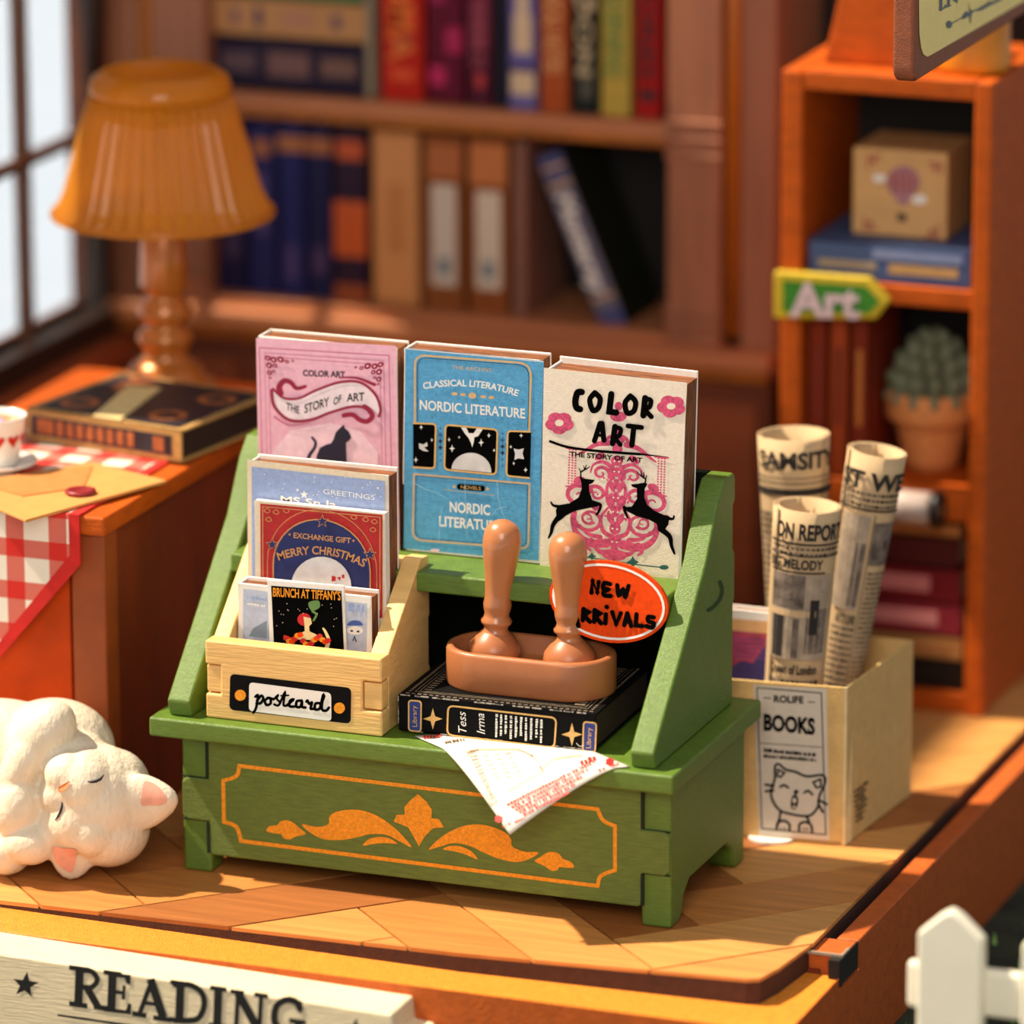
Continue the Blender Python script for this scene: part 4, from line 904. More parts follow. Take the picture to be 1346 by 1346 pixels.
# christmas card
xc = thing('greeting_card', 'red and navy Merry Christmas card leaning on the pale blue book', 'card', (-.54, .09, ZB + .0125), None, 'books and cards in the tray')
YX = .082
q = [at(x, y, y=YX) for x, y in ((334, 656), (506, 677))]
p = MB(); p.box(q[0].x, q[1].x, YX, YX + .012, ZB + .0125, (q[0].z + q[1].z) / 2, paper_w); p.build('card', xc, bevel=.001)
pr = Print((0, YX, 0), (0, -1, 0), (300, 580, .19316))
cardred = mat('card red print', (176, 24, 26), .6, .1, 120, .1); gold2 = mat('dull gold print', (200, 140, 86), .6, var=.1)
pr.poly([(182, 400), (1066, 492), (1064, 1200), (186, 1200)], cream, 1); pr.poly([(220, 422), (1052, 500), (1052, 1200), (224, 1200)], cardred, 2)
pr.line([(240, 1150), (238, 442), (1036, 515), (1036, 1150)], 6, gold2, 3, caps=False)
def archp(r1, r2, cx=642, cy=860, sl=.09, n=20): return [(cx + r1 * math.cos(math.pi * (1 - k / n)), cy - r2 * math.sin(math.pi * (1 - k / n)) + sl * r1 * math.cos(math.pi * (1 - k / n))) for k in range(n + 1)]
A_ = archp(330, 330); pr.poly([(312, 1180)] + A_ + [(972, 1180)], navy, 4); pr.line([(312, 1150)] + A_ + [(972, 1180)], 9, gold2, 5, caps=False)
pr.line([(268, 1150)] + archp(372, 385, cy=850) + [(1012, 1180)], 5, gold2, 3, caps=False)
for X, Y in ((270, 470), (330, 480), (280, 530), (1000, 545), (940, 530), (990, 600), (400, 470), (860, 515)):
    pr.line([(X - 22, Y), (X, Y - 16), (X + 18, Y + 4), (X, Y + 14)], 5, gold2, 3, smooth=True, closed=True)
for X, Y in ((648, 540), (308, 698), (972, 765)): pr.star(X, Y, 50, gold2, 6); pr.star(X, Y, 38, navy, 7)
pr.text('EXCHANGE GIFT', (452, 652), (842, 690), 38, gold2, 6, bold=.02, lift=0); pr.star(425, 630, 12, gold2, 6, n=4); pr.star(860, 672, 12, gold2, 6, n=4)
pr.text('MERRY CHRISTMAS', (352, 806), (930, 852), 56, gold2, 6, bold=.02, lift=64)
mo = [(640 + 205 * math.cos(2 * math.pi * k / 30), 985 + 205 * math.sin(2 * math.pi * k / 30)) for k in range(30)]; pr.poly(mo, moon, 6)
for P in ([(712, 910), (740, 915), (738, 945), (712, 950)], [(748, 922), (775, 916), (770, 945)], [(780, 905), (798, 900), (800, 925), (784, 928)]): pr.poly(P, redink, 7)
pr.build('card_print', sub(xc, 'card'))
# small blue book behind the brunch card
sb = stand_book('small pale blue book low at the front of the tray', at(313, 800, y=.046).x, at(488, 800, y=.046).x, ZB + .0125, .399 - ZB - .0125, .046, .030, group='books and cards in the tray', back=.002)
frost = mat('frosty blue print', (184, 192, 212), .65, .1, 150, .06)
pr = Print((0, .046, 0), (0, -1, 0), (250, 680, .26003))
pr.poly([(248, 345), (910, 420), (905, 800), (242, 740)], white_ink, 1); pr.poly([(270, 360), (896, 436), (892, 800), (266, 740)], frost, 2)
pr.greek((290, 408), (390, 422), 16, peri, 3); pr.greek((290, 440), (380, 452), 12, white_ink, 3); pr.poly([(320, 560), (390, 520), (390, 610), (300, 600)], mat('slate print', (120, 134, 150), .6), 3)
pr.greek((800, 470), (880, 480), 40, peri, 3); pr.ell(836, 545, 40, 26, mat('cap blue', (66, 92, 168), .6), 3, 14, a0=180, a1=360); pr.ell(836, 570, 42, 22, white_ink, 3); pr.ell(820, 572, 8, 5, navy, 4, 8); pr.ell(852, 575, 8, 5, navy, 4, 8); pr.line([(826, 620), (834, 600), (842, 625)], 6, navy, 4)
pr.build('cover_print', sub(sb))
# brunch card
br = thing('picture_card', 'black picture card of a red-haired figure under a yellow title', 'card', (-.53, .04, ZB + .0125), None, 'books and cards in the tray')
YB = .036; q = [at(x, y, y=YB) for x, y in ((351, 762), (452, 770), (457, 860), (357, 860))]
p = MB(); p.prism([(q[0].x, q[0].z), (q[1].x, q[1].z), (q[2].x, ZB + .013), (q[3].x, ZB + .013)], 'y', YB, YB + .004, paper_w); p.build('card', br, bevel=.0008)
pr = Print((0, YB, 0), (0, -1, 0), (250, 680, .26003))
pr.poly([(410, 345), (765, 372), (782, 760), (428, 740)], ink, 1)
pr.text("BRUNCH AT TIFFANY'S", (420, 398), (762, 418), 46, gold_paint, 2, bold=.02)
skin = mat('print skin', (232, 206, 150), .6); redh = mat('print red', (196, 20, 22), .6); grs = mat('print smoke green', (96, 132, 70), .6)
pr.ell(578, 515, 34, 32, redh, 2); pr.poly([(575, 500), (612, 508), (618, 535), (604, 548), (606, 575), (640, 590), (655, 620), (540, 615), (560, 585), (582, 572), (580, 540)], skin, 3)
for k in range(16): pr.ell(490 + k * 14, 615 + 18 * math.sin(k) + (12 if 5 < k < 12 else -6), 17, 14, (redh, gold_paint, vermil)[k % 3], 4, 7)
pr.line([(690, 665), (702, 620), (688, 580), (675, 560)], (22, 10), skin, 3, smooth=True); pr.line([(520, 620), (480, 600)], (20, 12), vermil, 3)
pr.blob([(600, 430), (650, 420), (655, 455), (615, 470)], grs, 2); pr.line([(625, 520), (640, 490), (620, 470), (640, 440)], (10, 14), grs, 2, smooth=True)
for k in range(22): pr.ell(random.uniform(430, 750), random.uniform(430, 560), 2.5, 2.5, cream, 2, 5)
pr.build('card_print', sub(br, 'card'))

# ------------------------------------------------------------------ black book, stamps, leaflet
kb = thing('book', 'black book with gold star ornaments lying on the green counter under the stamps', 'book', (-.392, .020, .2262), rz(1.5))
kw, kd, kh = .277, .225, .050
ZK = .2262
p = MB(); p.box(0, kw, 0, .0035, 0, kh, blackcard); p.box(0, kw, 0, kd, 0, .0035, blackcard); p.box(0, kw, 0, kd, kh - .0035, kh, blackcard); p.build('cover', kb, bevel=.0014, local=True)
p = MB(); p.box(.0035, kw - .002, .0035, kd - .002, .0035, kh - .0035, mat('dark scorched core', (60, 34, 20), .8, .8, 150, .4, (1, 1, 6))); p.build('page_block', kb, local=True)
p = MB(); grit = mat('worn white edge', (176, 166, 156), .8, .5, 200, .3)
for k in range(30): 
    x = random.uniform(0, kw - .012); p.box(x, x + random.uniform(.004, .014), -.0005, .0008, kh - .0012, kh + .0004, grit)
    if k < 14: p.box(x, x + random.uniform(.003, .01), -.0004, .0008, -.0003, .001, grit)
for k in range(10): z = random.uniform(0, kh - .005); p.box(-.0004, .0006, -.0004, .0006, z, z + .004, grit)
p.build('worn_edge', sub(kb), local=True)
p = MB(); dull = mat('dull silver tooling', (128, 112, 92), .5, .2, 200, .3)
for k in range(32): x = .008 + k * .0083; p.box(x, x + .005, .007, .010, kh, kh + .0005, dull)
for k in range(24): y = .016 + k * .0083; p.box(kw - .012, kw - .009, y, y + .005, kh, kh + .0005, dull); p.box(.009, .012, y, y + .005, kh, kh + .0005, dull)
for d_ in (.017, .022): p.box(d_, kw - d_, d_, d_ + .001, kh, kh + .0005, dull); p.box(kw - d_ - .001, kw - d_, d_, kd - d_, kh, kh + .0005, dull); p.box(d_, d_ + .001, d_, kd - d_, kh, kh + .0005, dull)
for k in range(18): p.box(kw - .040, kw - .026, .03 + k * .01, .036 + k * .01, kh, kh + .0005, dull); p.box(.026, .036, .03 + k * .01, .033 + k * .01, kh, kh + .0005, dull)
p.build('tooling', sub(kb), local=True)
n_ = WORLD[kb.name].to_3x3() @ Vector((0, -1, 0))
pr = Print((-.392, .020, .24), n_, (515, 860, .25632), .0005)
bl2 = mat('cobalt print', (40, 56, 132), .6)
for Q in ([(88, 235), (152, 240), (150, 396), (88, 390)], [(985, 345), (1050, 352), (1044, 500), (980, 494)]):
    pr.poly(pr.rr(Q, 16, 3), bl2, 1); pr.line(pr.rr(Q, 16, 3), 8, gold_ink, 2, closed=True, caps=False)
pr.text('Library', (132, 370), (128, 262), 26, gold_ink, 3, up=(-1, 0)); pr.text('Library', (1022, 480), (1026, 375), 26, gold_ink, 3, up=(-1, 0))
pr.star(212, 330, 56, gold_ink, 2, n=4, k=.32, ax=.9); pr.star(925, 410, 60, gold_ink, 2, n=4, k=.32, ax=.9); pr.line([(948, 455), (965, 470), (985, 468)], 3, white_ink, 2, smooth=True)
Q = [(290, 262), (845, 325), (835, 478), (285, 412)]; pr.line(pr.rr(Q, 30, 4), 9, gold_ink, 2, closed=True, caps=False)
pr.text('Tess', (385, 400), (380, 292), 44, white_ink, 3, up=(-1, .0), shear=.3); pr.text('Irma', (480, 408), (475, 302), 44, white_ink, 3, up=(-1, 0), shear=.3)
for k, x in enumerate((532, 556, 580, 606, 632, 658, 684, 710, 738, 762)): pr.greek((x + 2, 300 + (x - 532) * .12 + 5), (x, 425 + (x - 532) * .12 - (k % 3) * 12), 13, white_ink, 3, gap=.18)
pr.build('spine_print', sub(kb))
# stamp tray (capsule dish)
ST = ZK + kh + .0006
tm = mat('caramel plastic', (174, 106, 64), .4, .05, 30, .04, sss=.15, coat=.15)
tr_ = thing('stamp_tray', 'caramel brown oval dish on the black book holding two stamps', 'tray', (-.24, .118, ST))
def capsule(cx, cy, hl, r, n=16):
    return [(cx + hl + r * math.cos(a), cy + r * math.sin(a)) for a in [-math.pi / 2 + math.pi * k / n for k in range(n + 1)]] + [(cx - hl + r * math.cos(a), cy + r * math.sin(a)) for a in [math.pi / 2 + math.pi * k / n for k in range(n + 1)]]
p = MB(); cx0, cy0 = -.240, .118; HL = .056
lev = [(.060, .000), (.0615, .003), (.0615, .048), (.060, .0515), (.057, .053), (.053, .053), (.0505, .0505), (.0485, .030), (.046, .026)]
vs = []; 
for r_, z_ in lev: vs += [(x, y, ST + z_) for x, y in capsule(cx0, cy0, HL, r_)]
N = len(capsule(0, 0, 1, 1)); fs = []
for j in range(len(lev) - 1):
    for k in range(N): fs.append((j * N + k, j * N + (k + 1) % N, (j + 1) * N + (k + 1) % N, (j + 1) * N + k))
fs.append(list(range(N))[::-1]); fs.append([(len(lev) - 1) * N + k for k in range(N)])
p.add(vs, fs, tm); p.build('dish', tr_, smooth=True)
hnd = mat('polished caramel handle', (184, 116, 70), .34, .02, 20, .05, sss=.15, coat=.4)
def stamp(x, y, lean, ln, label, h):
    r = thing('stamp', label, 'stamp', (x, y, ST + .0265), ry(lean) @ rx(ln), 'stamps in the caramel dish'); k = h / .195
    p = MB(); p.lathe([(.0, .0), (.028, .0), (.033, .004), (.0355, .014), (.0335, .024), (.026, .034), (.0185, .041)], (0, 0, 0), tm, 40, cap=False); p.build('stamp_head', r, smooth=True, local=True)
    prof = [(.0185, .041), (.0160, .045), (.0165, .049), (.0205, .053), (.0210, .057), (.0178, .061), (.0165, .066), (.0185, .073), (.0192, .079), (.0178, .088), (.0182, .10), (.0200, .118), (.0228, .138), (.0252, .156), (.0258, .168), (.0238, .181), (.0185, .190), (.011, .1945), (.004, .1968), (0, .1968)]
    p = MB(); p.lathe([(a, (b_ - .041) * k + .041) for a, b_ in prof], (0, 0, 0), hnd, 40, cap=False); p.build('handle', r, smooth=True, local=True)
    return r
stamp(-.2965, .125, 4.0, -1, 'caramel stamp with a bulbous handle, left of the two in the dish', .194)
stamp(-.1870, .122, -1.2, -1, 'caramel stamp with a bulbous handle in front of the oval orange tag', .184)
# leaflet
T = at(670, 1097, y=-.11); A = at(545, 968, z=.2236); B = at(828, 1008, z=.2236)
def sheet(a, b):
    q = T + (A - T) * a + (B - T) * b; x, y = q.x, q.y; ze = .2240
    if y < -.026:
        s_ = (-.026 - y) / (-.026 - T.y); ze -= (.2240 - T.z) * s_ ** 1.25
    return Vector((x, y, ze))
lf = thing('leaflet', 'white printed leaflet hanging over the counter edge from under the black book', 'leaflet', (-.2, .0, .2225))
p = MB(); n1 = 26; G = []; leafp = mat('leaflet paper', (222, 214, 200), .6, .05, 40, .02)
for i in range(n1 + 1):
    for j in range(n1 + 1): G.append(sheet(i / n1 * 1.0, j / n1 * 1.0))
F_ = []; 
for i in range(n1):
    for j in range(n1): a = i * (n1 + 1) + j; F_.append((a, a + 1, a + n1 + 2, a + n1 + 1))
p.add(G, F_, leafp); o = p.build('sheet', lf, smooth=True); sol = o.modifiers.new('t', 'SOLIDIFY'); sol.thickness = .0012; sol.offset = 0
pr = Print((0, 0, 0), (0, -1, 0), (530, 950, .24517), .0006)
# leaflet print follows the drooping sheet: solve sheet coordinates for a point by marching down the view line
TA, TB = A - T, B - T; den = TA.x * TB.y - TA.y * TB.x
def lwarp(x, y, off):
    d = ray(x, y); lo = (EYE.z - .30) / -d.z; hi = (EYE.z - .05) / -d.z
    for _ in range(30):
        mid = (lo + hi) / 2; q = EYE + d * mid; rx_, ry_ = q.x - T.x, q.y - T.y
        a = (rx_ * TB.y - ry_ * TB.x) / den; b_ = (TA.x * ry_ - TA.y * rx_) / den
        if q.z > sheet(a, b_).z: lo = mid
        else: hi = mid
    return EYE + d * lo + Vector((0, -.3, 1)).normalized() * (off + .0012)
pr.warp = lwarp
red2 = mat('leaflet red', (206, 40, 36), .6); ochre = mat('leaflet ochre', (176, 132, 70), .6); brn = mat('leaflet brown', (110, 70, 40), .6)
for k in range(5):
    a = Vector((555 + k * 18, 448 + k * 12)); b_ = Vector((1030 - k * 22, 208 + k * 26)) if k else Vector((1010, 212))
    a = Vector((560 + k * 22, 452 + k * 14)); pr.greek(a, a + (Vector((470, -235)) * (1 - .12 * k)), 17, red2, 1, gap=.22)
pr.greek((955, 232), (1035, 205), 26, red2, 1); pr.star(1108, 215, 26, red2, 1, n=6, k=.7); pr.greek((1050, 268), (1085, 255), 14, red2, 1); pr.greek((1120, 245), (1160, 228), 12, red2, 1)
pr.star(512, 522, 24, red2, 1, n=6, k=.7); pr.greek((535, 570), (580, 548), 14, red2, 1); pr.greek((600, 545), (655, 520), 12, red2, 1)
pr.greek((110, 92), (205, 82), 18, red2, 1); pr.greek((225, 116), (330, 100), 12, brn, 1)
pr.line([(340, 160), (400, 150), (500, 430), (470, 448)], 4, ochre, 1, closed=True)
for k in range(14): t = k / 14; pr.line([(350 + 130 * t, 168 + 270 * t), (388 + 100 * t, 160 + 255 * t)], 5, ochre if k % 2 else brn, 1)
pr.line([(620, 150), (690, 185), (745, 262), (690, 300), (560, 375)], 3, ochre, 1, smooth=True); pr.line([(745, 265), (800, 205), (960, 180)], 3, ochre, 1, smooth=True); pr.line([(690, 180), (748, 265)], 5, brn, 1); pr.line([(400, 150), (620, 148)], 3, ochre, 1)
for k in range(6):
    for j in range(3): pr.line([(430 + 22 * k * .6 + j * 60, 185 + k * 24 - j * 6), (455 + 13 * k + j * 60, 178 + k * 24 - j * 6)], 3, brn, 1)
pr.build('leaflet_print', sub(lf, 'sheet'))

# ------------------------------------------------------------------ cardboard box with newspapers
q0 = Vector((.1064, .4037, 0)); ang = -4.5
kx = thing('paper_box', 'kraft cardboard box with a singing cat label reading BOOKS', 'box', (0.0, .53, 0.0))
fl_ = Vector((-.125, .380, .001)); fr = Vector((.1064, .4037, .001)); br_ = Vector((.1290, .650, .001)); blk = Vector((-.115, .640, .001)); H = .226; th_ = .004
up1 = Vector((0, 0, H))
def wallq(a, b_, m, h=H, name='side', inn=None):
    d = (b_ - a).normalized(); nrm = Vector((-d.y, d.x, 0)) * th_
    p = MB(); u = Vector((0, 0, h)); p.hex([a, b_, b_ + nrm, a + nrm, a + u, b_ + u, b_ + nrm + u, a + nrm + u], m); return p.build(name, kx, bevel=.0008)
wallq(fl_, fr, kraft, name='front_panel'); wallq(fr + Vector((.004, .002, 0)), br_, kraft, name='side_panel'); wallq(br_, blk, kraft, name='back_panel'); wallq(blk, fl_, kraft, name='side_panel')
p = MB(); p.prism([(v.x, v.y) for v in (fl_, fr, br_, blk)], 'z', .001, .006, kraft); p.build('bottom_panel', kx)
p = MB(); v = at(1012, 1104, z=0); p.lathe([(.034, .0004), (.034, .0042)], (v.x, v.y + .012, 0), paper_w, 24); p.build('foam_pad', kx)
# glue flap at the front right corner
p = MB(); p.hex([fr + Vector((.0, .0, .0)), fr + Vector((.004, .001, 0)), fr + Vector((.007, .022, 0)), fr + Vector((.003, .022, 0)), fr + Vector((.0, 0, H)), fr + Vector((.004, .001, H)), fr + Vector((.005, .022, H)), fr + Vector((.003, .022, H))], mat('kraft edge light', (232, 206, 152), .7)); p.build('glue_flap', kx)
d = (fr - fl_).normalized(); nf = Vector((d.y, -d.x, 0))
pr = Print(fr, nf, (980, 880, .1783), .0006); lab = mat('grey label paper', (206, 194, 178), .6, .05, 100, .03)
pr.poly([(60, 112), (598, 140), (620, 1262), (100, 1222)], lab, 1)
pr.line([(86, 132), (560, 172), (592, 1216), (122, 1172)], 8, ink, 2, closed=True, caps=False)
pr.text('ROLIFE', (210, 238), (430, 246), 52, ink, 3, bold=.035); pr.line([(135, 207), (185, 210)], 7, ink, 2); pr.line([(462, 237), (512, 240)], 7, ink, 2)
for nm, P in (('BOOKS', None),): pr.text('BOOKS', (136, 440), (514, 474), 118, ink, 3, bold=.045)
pr.line([(100, 540), (560, 572)], 5, ink, 2, caps=False)
pr.greek((135, 604), (520, 640), 28, ink, 3, gap=.12); pr.greek((135, 646), (520, 676), 24, ink, 3, gap=.12)
cw = 17
pr.line([(218, 800), (218, 740), (222, 705), (248, 695), (300, 735), (370, 752), (440, 782), (500, 782), (562, 775), (590, 800), (580, 860), (556, 905), (540, 960), (535, 1010), (490, 1066), (430, 1078), (330, 1062), (255, 1035), (205, 970), (190, 905), (205, 845)], cw, ink, 3, smooth=True, closed=True)
pr.line([(238, 785), (240, 735), (290, 758), (262, 790)], 14, ink, 3, closed=True); pr.line([(500, 828), (555, 805), (560, 862), (525, 868)], 14, ink, 3, closed=True)
pr.line([(258, 862), (285, 850), (318, 868)], cw, ink, 3, smooth=True); pr.line([(435, 905), (465, 892), (494, 918)], cw, ink, 3, smooth=True)
pr.ell(375, 898, 18, 14, ink, 3); pr.line([(372, 905), (368, 930)], cw, ink, 3); pr.blob([(345, 935), (365, 925), (390, 945), (385, 1000), (360, 1030), (335, 1005)], ink, 3); pr.ell(363, 962, 14, 20, lab, 4); pr.ell(360, 1008, 12, 10, lab, 4)
for P in ([(148, 845), (210, 856)], [(150, 895), (208, 888)], [(545, 962), (602, 990)], [(545, 1000), (572, 1048)], [(262, 1040), (250, 1100), (232, 1160)], [(455, 1085), (470, 1120)],
          [(232, 1180), (238, 1130), (285, 1112), (325, 1140), (325, 1185)], [(398, 1192), (400, 1140), (440, 1122), (485, 1145), (492, 1195)]): pr.line(P, cw, ink, 3, smooth=True)
for x in (262, 290, 430, 455): pr.line([(x, 1165), (x + 3, 1185)], 9, ink, 3)
pr.build('box_label', sub(kx, 'front_panel'))
d = (br_ - fr).normalized(); ns = Vector((d.y, -d.x, 0)); 
pr = Print(fr + Vector((.004, .002, 0)), ns, (980, 880, .1783), .0006); bri = mat('printed umber', (96, 74, 46), .7)
for k in range(7):
    a = Vector((805 + k * 2, 915 + k * 36)); L2 = (120, 95, 85, 105, 100, 80, 60)[k]; pr.greek(a, a + Vector((L2 * .85, -L2 * .66)), 24, bri, 1, gap=.15)
pr.build('side_print', kx)
# purple landscape book in the box
ab = stand_book('purple and pink landscape book standing in the cardboard box', -.110, -.012, .0065, .300, .455, .022, group=None)
vv = at(966, 892, y=.455)
pr = Print((0, .455, 0), (0, -1, 0)); pr.poly([(955, 828), (1013, 833), (1013, 905), (955, 905)], mat('violet rose print', (176, 66, 92), .6, .1, 60, .25), 1)
pr.poly([(955, 880), (975, 868), (990, 872), (1005, 850), (1013, 848), (1013, 905), (955, 905)], mat('indigo hill print', (60, 48, 104), .6), 2); pr.poly([(955, 812), (1013, 817), (1013, 833), (955, 828)], mat('tan head band', (222, 170, 116), .6), 1)
for k in range(5): pr.line([(955, 838 + k * 6), (1013, 842 + k * 6)], 1.6, mat('violet line print', (120, 60, 130), .6), 2, caps=False)
pr.build('cover_print', sub(ab))
# newspapers: rolled sheets, slightly conical, with columns of print wrapped round them
newsm = mat('newsprint', (196, 166, 126), .8, .1, 40, .05); newsd = mat('newsprint ink', (34, 28, 26), .8); newsg = mat('halftone grey', (112, 98, 88), .8, .2, 60, .45); newsg2 = mat('halftone light', (164, 146, 126), .8, .2, 40, .2)
def paper_roll(label, top, bot, r1, r0, feats, spin=0):
    top = Vector(top); bot = Vector(bot); ax = (top - bot); Lh = ax.length; q = ax.to_track_quat('Z', 'Y').to_matrix().to_4x4()
    r = thing('newspaper', label, 'newspaper', bot, None, 'rolled newspapers in the cardboard box')
    mx4 = Matrix.Translation(bot) @ q; vs = []; fs = []; nt_, nl = 84, 10; turns = 2.3
    for j in range(nl + 1):
        for k in range(nt_ + 1):
            a = k / nt_ * turns * 2 * math.pi + math.radians(spin); rr = (r0 + (r1 - r0) * j / nl) * (1 - .16 * (turns - k / nt_ * turns) / turns)
            vs.append(mx4 @ Vector((rr * math.cos(a), rr * math.sin(a), Lh * j / nl)))
    for j in range(nl):
        for k in range(nt_): a = j * (nt_ + 1) + k; fs.append((a, a + 1, a + nt_ + 2, a + nt_ + 1))
    p = MB(); p.add(vs, fs, newsm); o = p.build('rolled_sheet', r, smooth=True); sol = o.modifiers.new('t', 'SOLIDIFY'); sol.thickness = .0012
    # printed features: angle measured from the direction facing the camera
    view = (EYE - (top + bot) / 2); lv = q.inverted() @ view.normalized(); a0 = math.atan2(lv.y, lv.x); p = MB()
    def W_(a, z, off): rr = (r0 + (r1 - r0) * z / Lh) + .0010 + off; return mx4 @ Vector((rr * math.cos(a0 + a), rr * math.sin(a0 + a), z))
    def patch(a1, a2, z1, z2, m, off=0):
        n = max(2, int(abs(a2 - a1) / .2)); 
        P = [W_(a1 + (a2 - a1) * k / n, z, off) for z in (z1, z2) for k in range(n + 1)]
        p.add(P, [(k, k + 1, n + 2 + k, n + 1 + k) for k in range(n)], m)
    for f in feats:
        if f[0] == 'p': patch(f[1], f[2], f[3] * Lh, f[4] * Lh, f[5], f[6] if len(f) > 6 else .0002)
        elif f[0] == 't':
            vs_, fs_ = glyphs(f[1], .035); p.add([W_(f[2] + (f[3] - f[2]) * x, (f[4] + (f[5] - f[4]) * y) * Lh, .0006) for x, y in vs_], fs_, newsd)
        elif f[0] == 'g':
            z = f[3]
            while z > f[4]:
                a = f[1]
                while a < f[2]:
                    w_ = random.uniform(.05, .16); patch(a, min(a + w_, f[2]), z * Lh, (z - f[5] * .5) * Lh, newsd if random.random() < .5 else newsg, .0003); a += w_ + .04
                z -= f[5]
    p.build('news_print', sub(r, 'rolled_sheet'))
    return r
def mid(p, q): return ((p[0] + q[0]) / 2, (p[1] + q[1]) / 2)
yt = .60; t1 = at(1044, 570, y=yt); b1 = at(1050, 900, y=.59)
paper_roll('tall rolled newspaper at the back left of the cardboard box', t1, (b1.x, b1.y, .01), .053, .030,
           [('t', 'SAMSITY', -1.1, 1.3, .925, .972), ('p', -1.4, 1.4, .882, .886, newsg), ('p', -1.4, 1.4, .850, .868, newsd), ('p', -1.4, 1.4, .897, .900, newsg), ('g', -1.3, 1.3, .80, .2, .018)])
t3 = at(1154, 592, y=.57); b3 = at(1092, 900, y=.545)
paper_roll('rolled newspaper leaning to the right side of the cardboard box', t3, (b3.x - .016, b3.y, .01), .042, .026,
           [('t', 'ST WE', -1.2, 1.3, .91, .958), ('g', -1.2, 1.2, .90, .865, .016), ('p', -1.3, 1.3, .850, .856, newsd), ('p', -.9, .15, .57, .835, newsg2), ('p', -.2, .15, .58, .76, newsg), ('p', .35, 1.2, .70, .82, newsg), ('t', 'ARTS LIVE', -.6, .2, .53, .556), ('g', -.7, .25, .52, .05, .018), ('g', .4, 1.2, .68, .05, .014), ('p', .28, .32, .05, .84, newsg)])
t2 = at(1062, 664, y=.465); b2 = at(1036, 900, y=.450)
paper_roll('short rolled newspaper headed ON REPORT at the front of the box', t2, (b2.x - .004, b2.y, .01), .0475, .036,
           [('t', 'ON REPORT', -.95, 1.25, .918, .968), ('p', -1.2, 1.3, .900, .906, newsd), ('g', -1.1, 1.2, .893, .872, .018), ('p', -1.2, 1.3, .864, .869, newsd), ('t', 'BIG MELODY', -1.15, .6, .826, .856), ('p', -1.1, .7, .812, .817, newsd), ('p', -1.0, .95, .54, .808, newsg2),
            ('p', -1.0, .1, .70, .805, newsg, .0004), ('p', -.9, -.5, .545, .68, newsd, .0004), ('p', -.2, .0, .545, .67, newsg, .0004), ('p', .2, .9, .56, .70, newsg, .0004), ('p', .3, .6, .62, .73, newsd, .0005), ('p', -1.1, .5, .675, .695, newsm, .0005), ('t', 'Queen of London', -.9, .7, .495, .525), ('g', -1.0, .8, .475, .02, .028)])

# ------------------------------------------------------------------ sleeping cat figurine
ct = thing('cat_figurine', 'white sleeping cat figurine with pink ears curled on the parquet left of the stand', 'cat figurine', (-.86, -.03, 0))
fur = mat('cream white figurine', (226, 212, 188), .45, .5, 40, .05, (1, 1, .5), sss=.05, coat=.1)
def pm(px, py, y): return at(px, py, y=y)
bl = MB()
def E(px, py, y, rx_, ry_, rz_, rot=0): 
    c = pm(px, py, y); mt = rz(20.96) @ ry(rot) ; bl.ball(c, (rx_, ry_, rz_), fur, 24, 16, mtx=mt.to_3x3())
E(126, 1053, -.062, .074, .070, .080)        # head
E(143, 1090, -.060, .056, .060, .050)        # lower crown
E(148, 1034, -.050, .052, .056, .052)
E(90, 1016, -.098, .034, .034, .032)         # muzzle
E(80, 1043, -.098, .030, .034, .030)
E(80, 1082, -.085, .040, .044, .042)
E(112, 1030, -.085, .048, .050, .050)
E(108, 1075, -.088, .050, .048, .050)         # cheek near the floor
E(122, 1092, -.10, .036, .034, .036)
E(100, 995, -.055, .045, .05, .036)
E(70, 985, -.02, .085, .075, .070)           # shoulder
E(0, 1010, -.035, .115, .070, .098)             # chest and belly
E(-60, 1040, -.03, .12, .065, .10)
E(20, 1060, -.05, .070, .06, .080)
E(58, 968, -.085, .038, .034, .055, 35)      # upper foreleg
E(30, 1005, -.105, .028, .028, .052, 25)
E(22, 1062, -.118, .032, .03, .044, 10)      # paw
E(40, 1108, -.12, .036, .030, .030)          # lower paw
E(8, 1118, -.11, .036, .036, .033)
E(-70, 1100, -.06, .07, .06, .055)
# ears: flattened cones
def ear(base, tip, y, wd, th):
    b0 = pm(base[0], base[1], y); t0 = pm(tip[0], tip[1], y)
    for k in range(9):
        s_ = k / 8; c = b0.lerp(t0, s_); r_ = wd * (1 - s_) ** .6 * .95 + .007; bl.ball(c, (r_, max(.007, th * (1 - s_ * .6)), r_), fur, 16, 10, mtx=rz(20.96).to_3x3())
ear((184, 1054), (224, 1051), -.072, .035, .016)
ear((98, 1108), (92, 1146), -.100, .035, .016)
me = bpy.data.meshes.new('b'); me.from_pydata([tuple(v) for v in bl.v], [], bl.f); tmp = bpy.data.objects.new('b', me); C.objects.link(tmp)
rm = tmp.modifiers.new('r', 'REMESH'); rm.mode = 'VOXEL'; rm.voxel_size = .0036
sm = tmp.modifiers.new('s', 'SMOOTH'); sm.factor = .5; sm.iterations = 4
dg = bpy.context.evaluated_depsgraph_get(); me2 = bpy.data.meshes.new_from_object(tmp.evaluated_get(dg)); bpy.data.objects.remove(tmp)
inv = WORLD[ct.name].inverted()
for v in me2.vertices:
    if v.co.z < .0006: v.co.z = .0006
    v.co = inv @ v.co
for pp in me2.polygons: pp.use_smooth = True
me2.materials.clear(); me2.materials.append(fur); me2.name = 'body'
o = bpy.data.objects.new('body', me2); C.objects.link(o); o.parent = ct; WORLD['body'] = WORLD[ct.name]
bvh_o = o
from mathutils.bvhtree import BVHTree
bvh = BVHTree.FromPolygons([WORLD[ct.name] @ v.co for v in me2.vertices], [tuple(pp.vertices) for pp in me2.polygons])
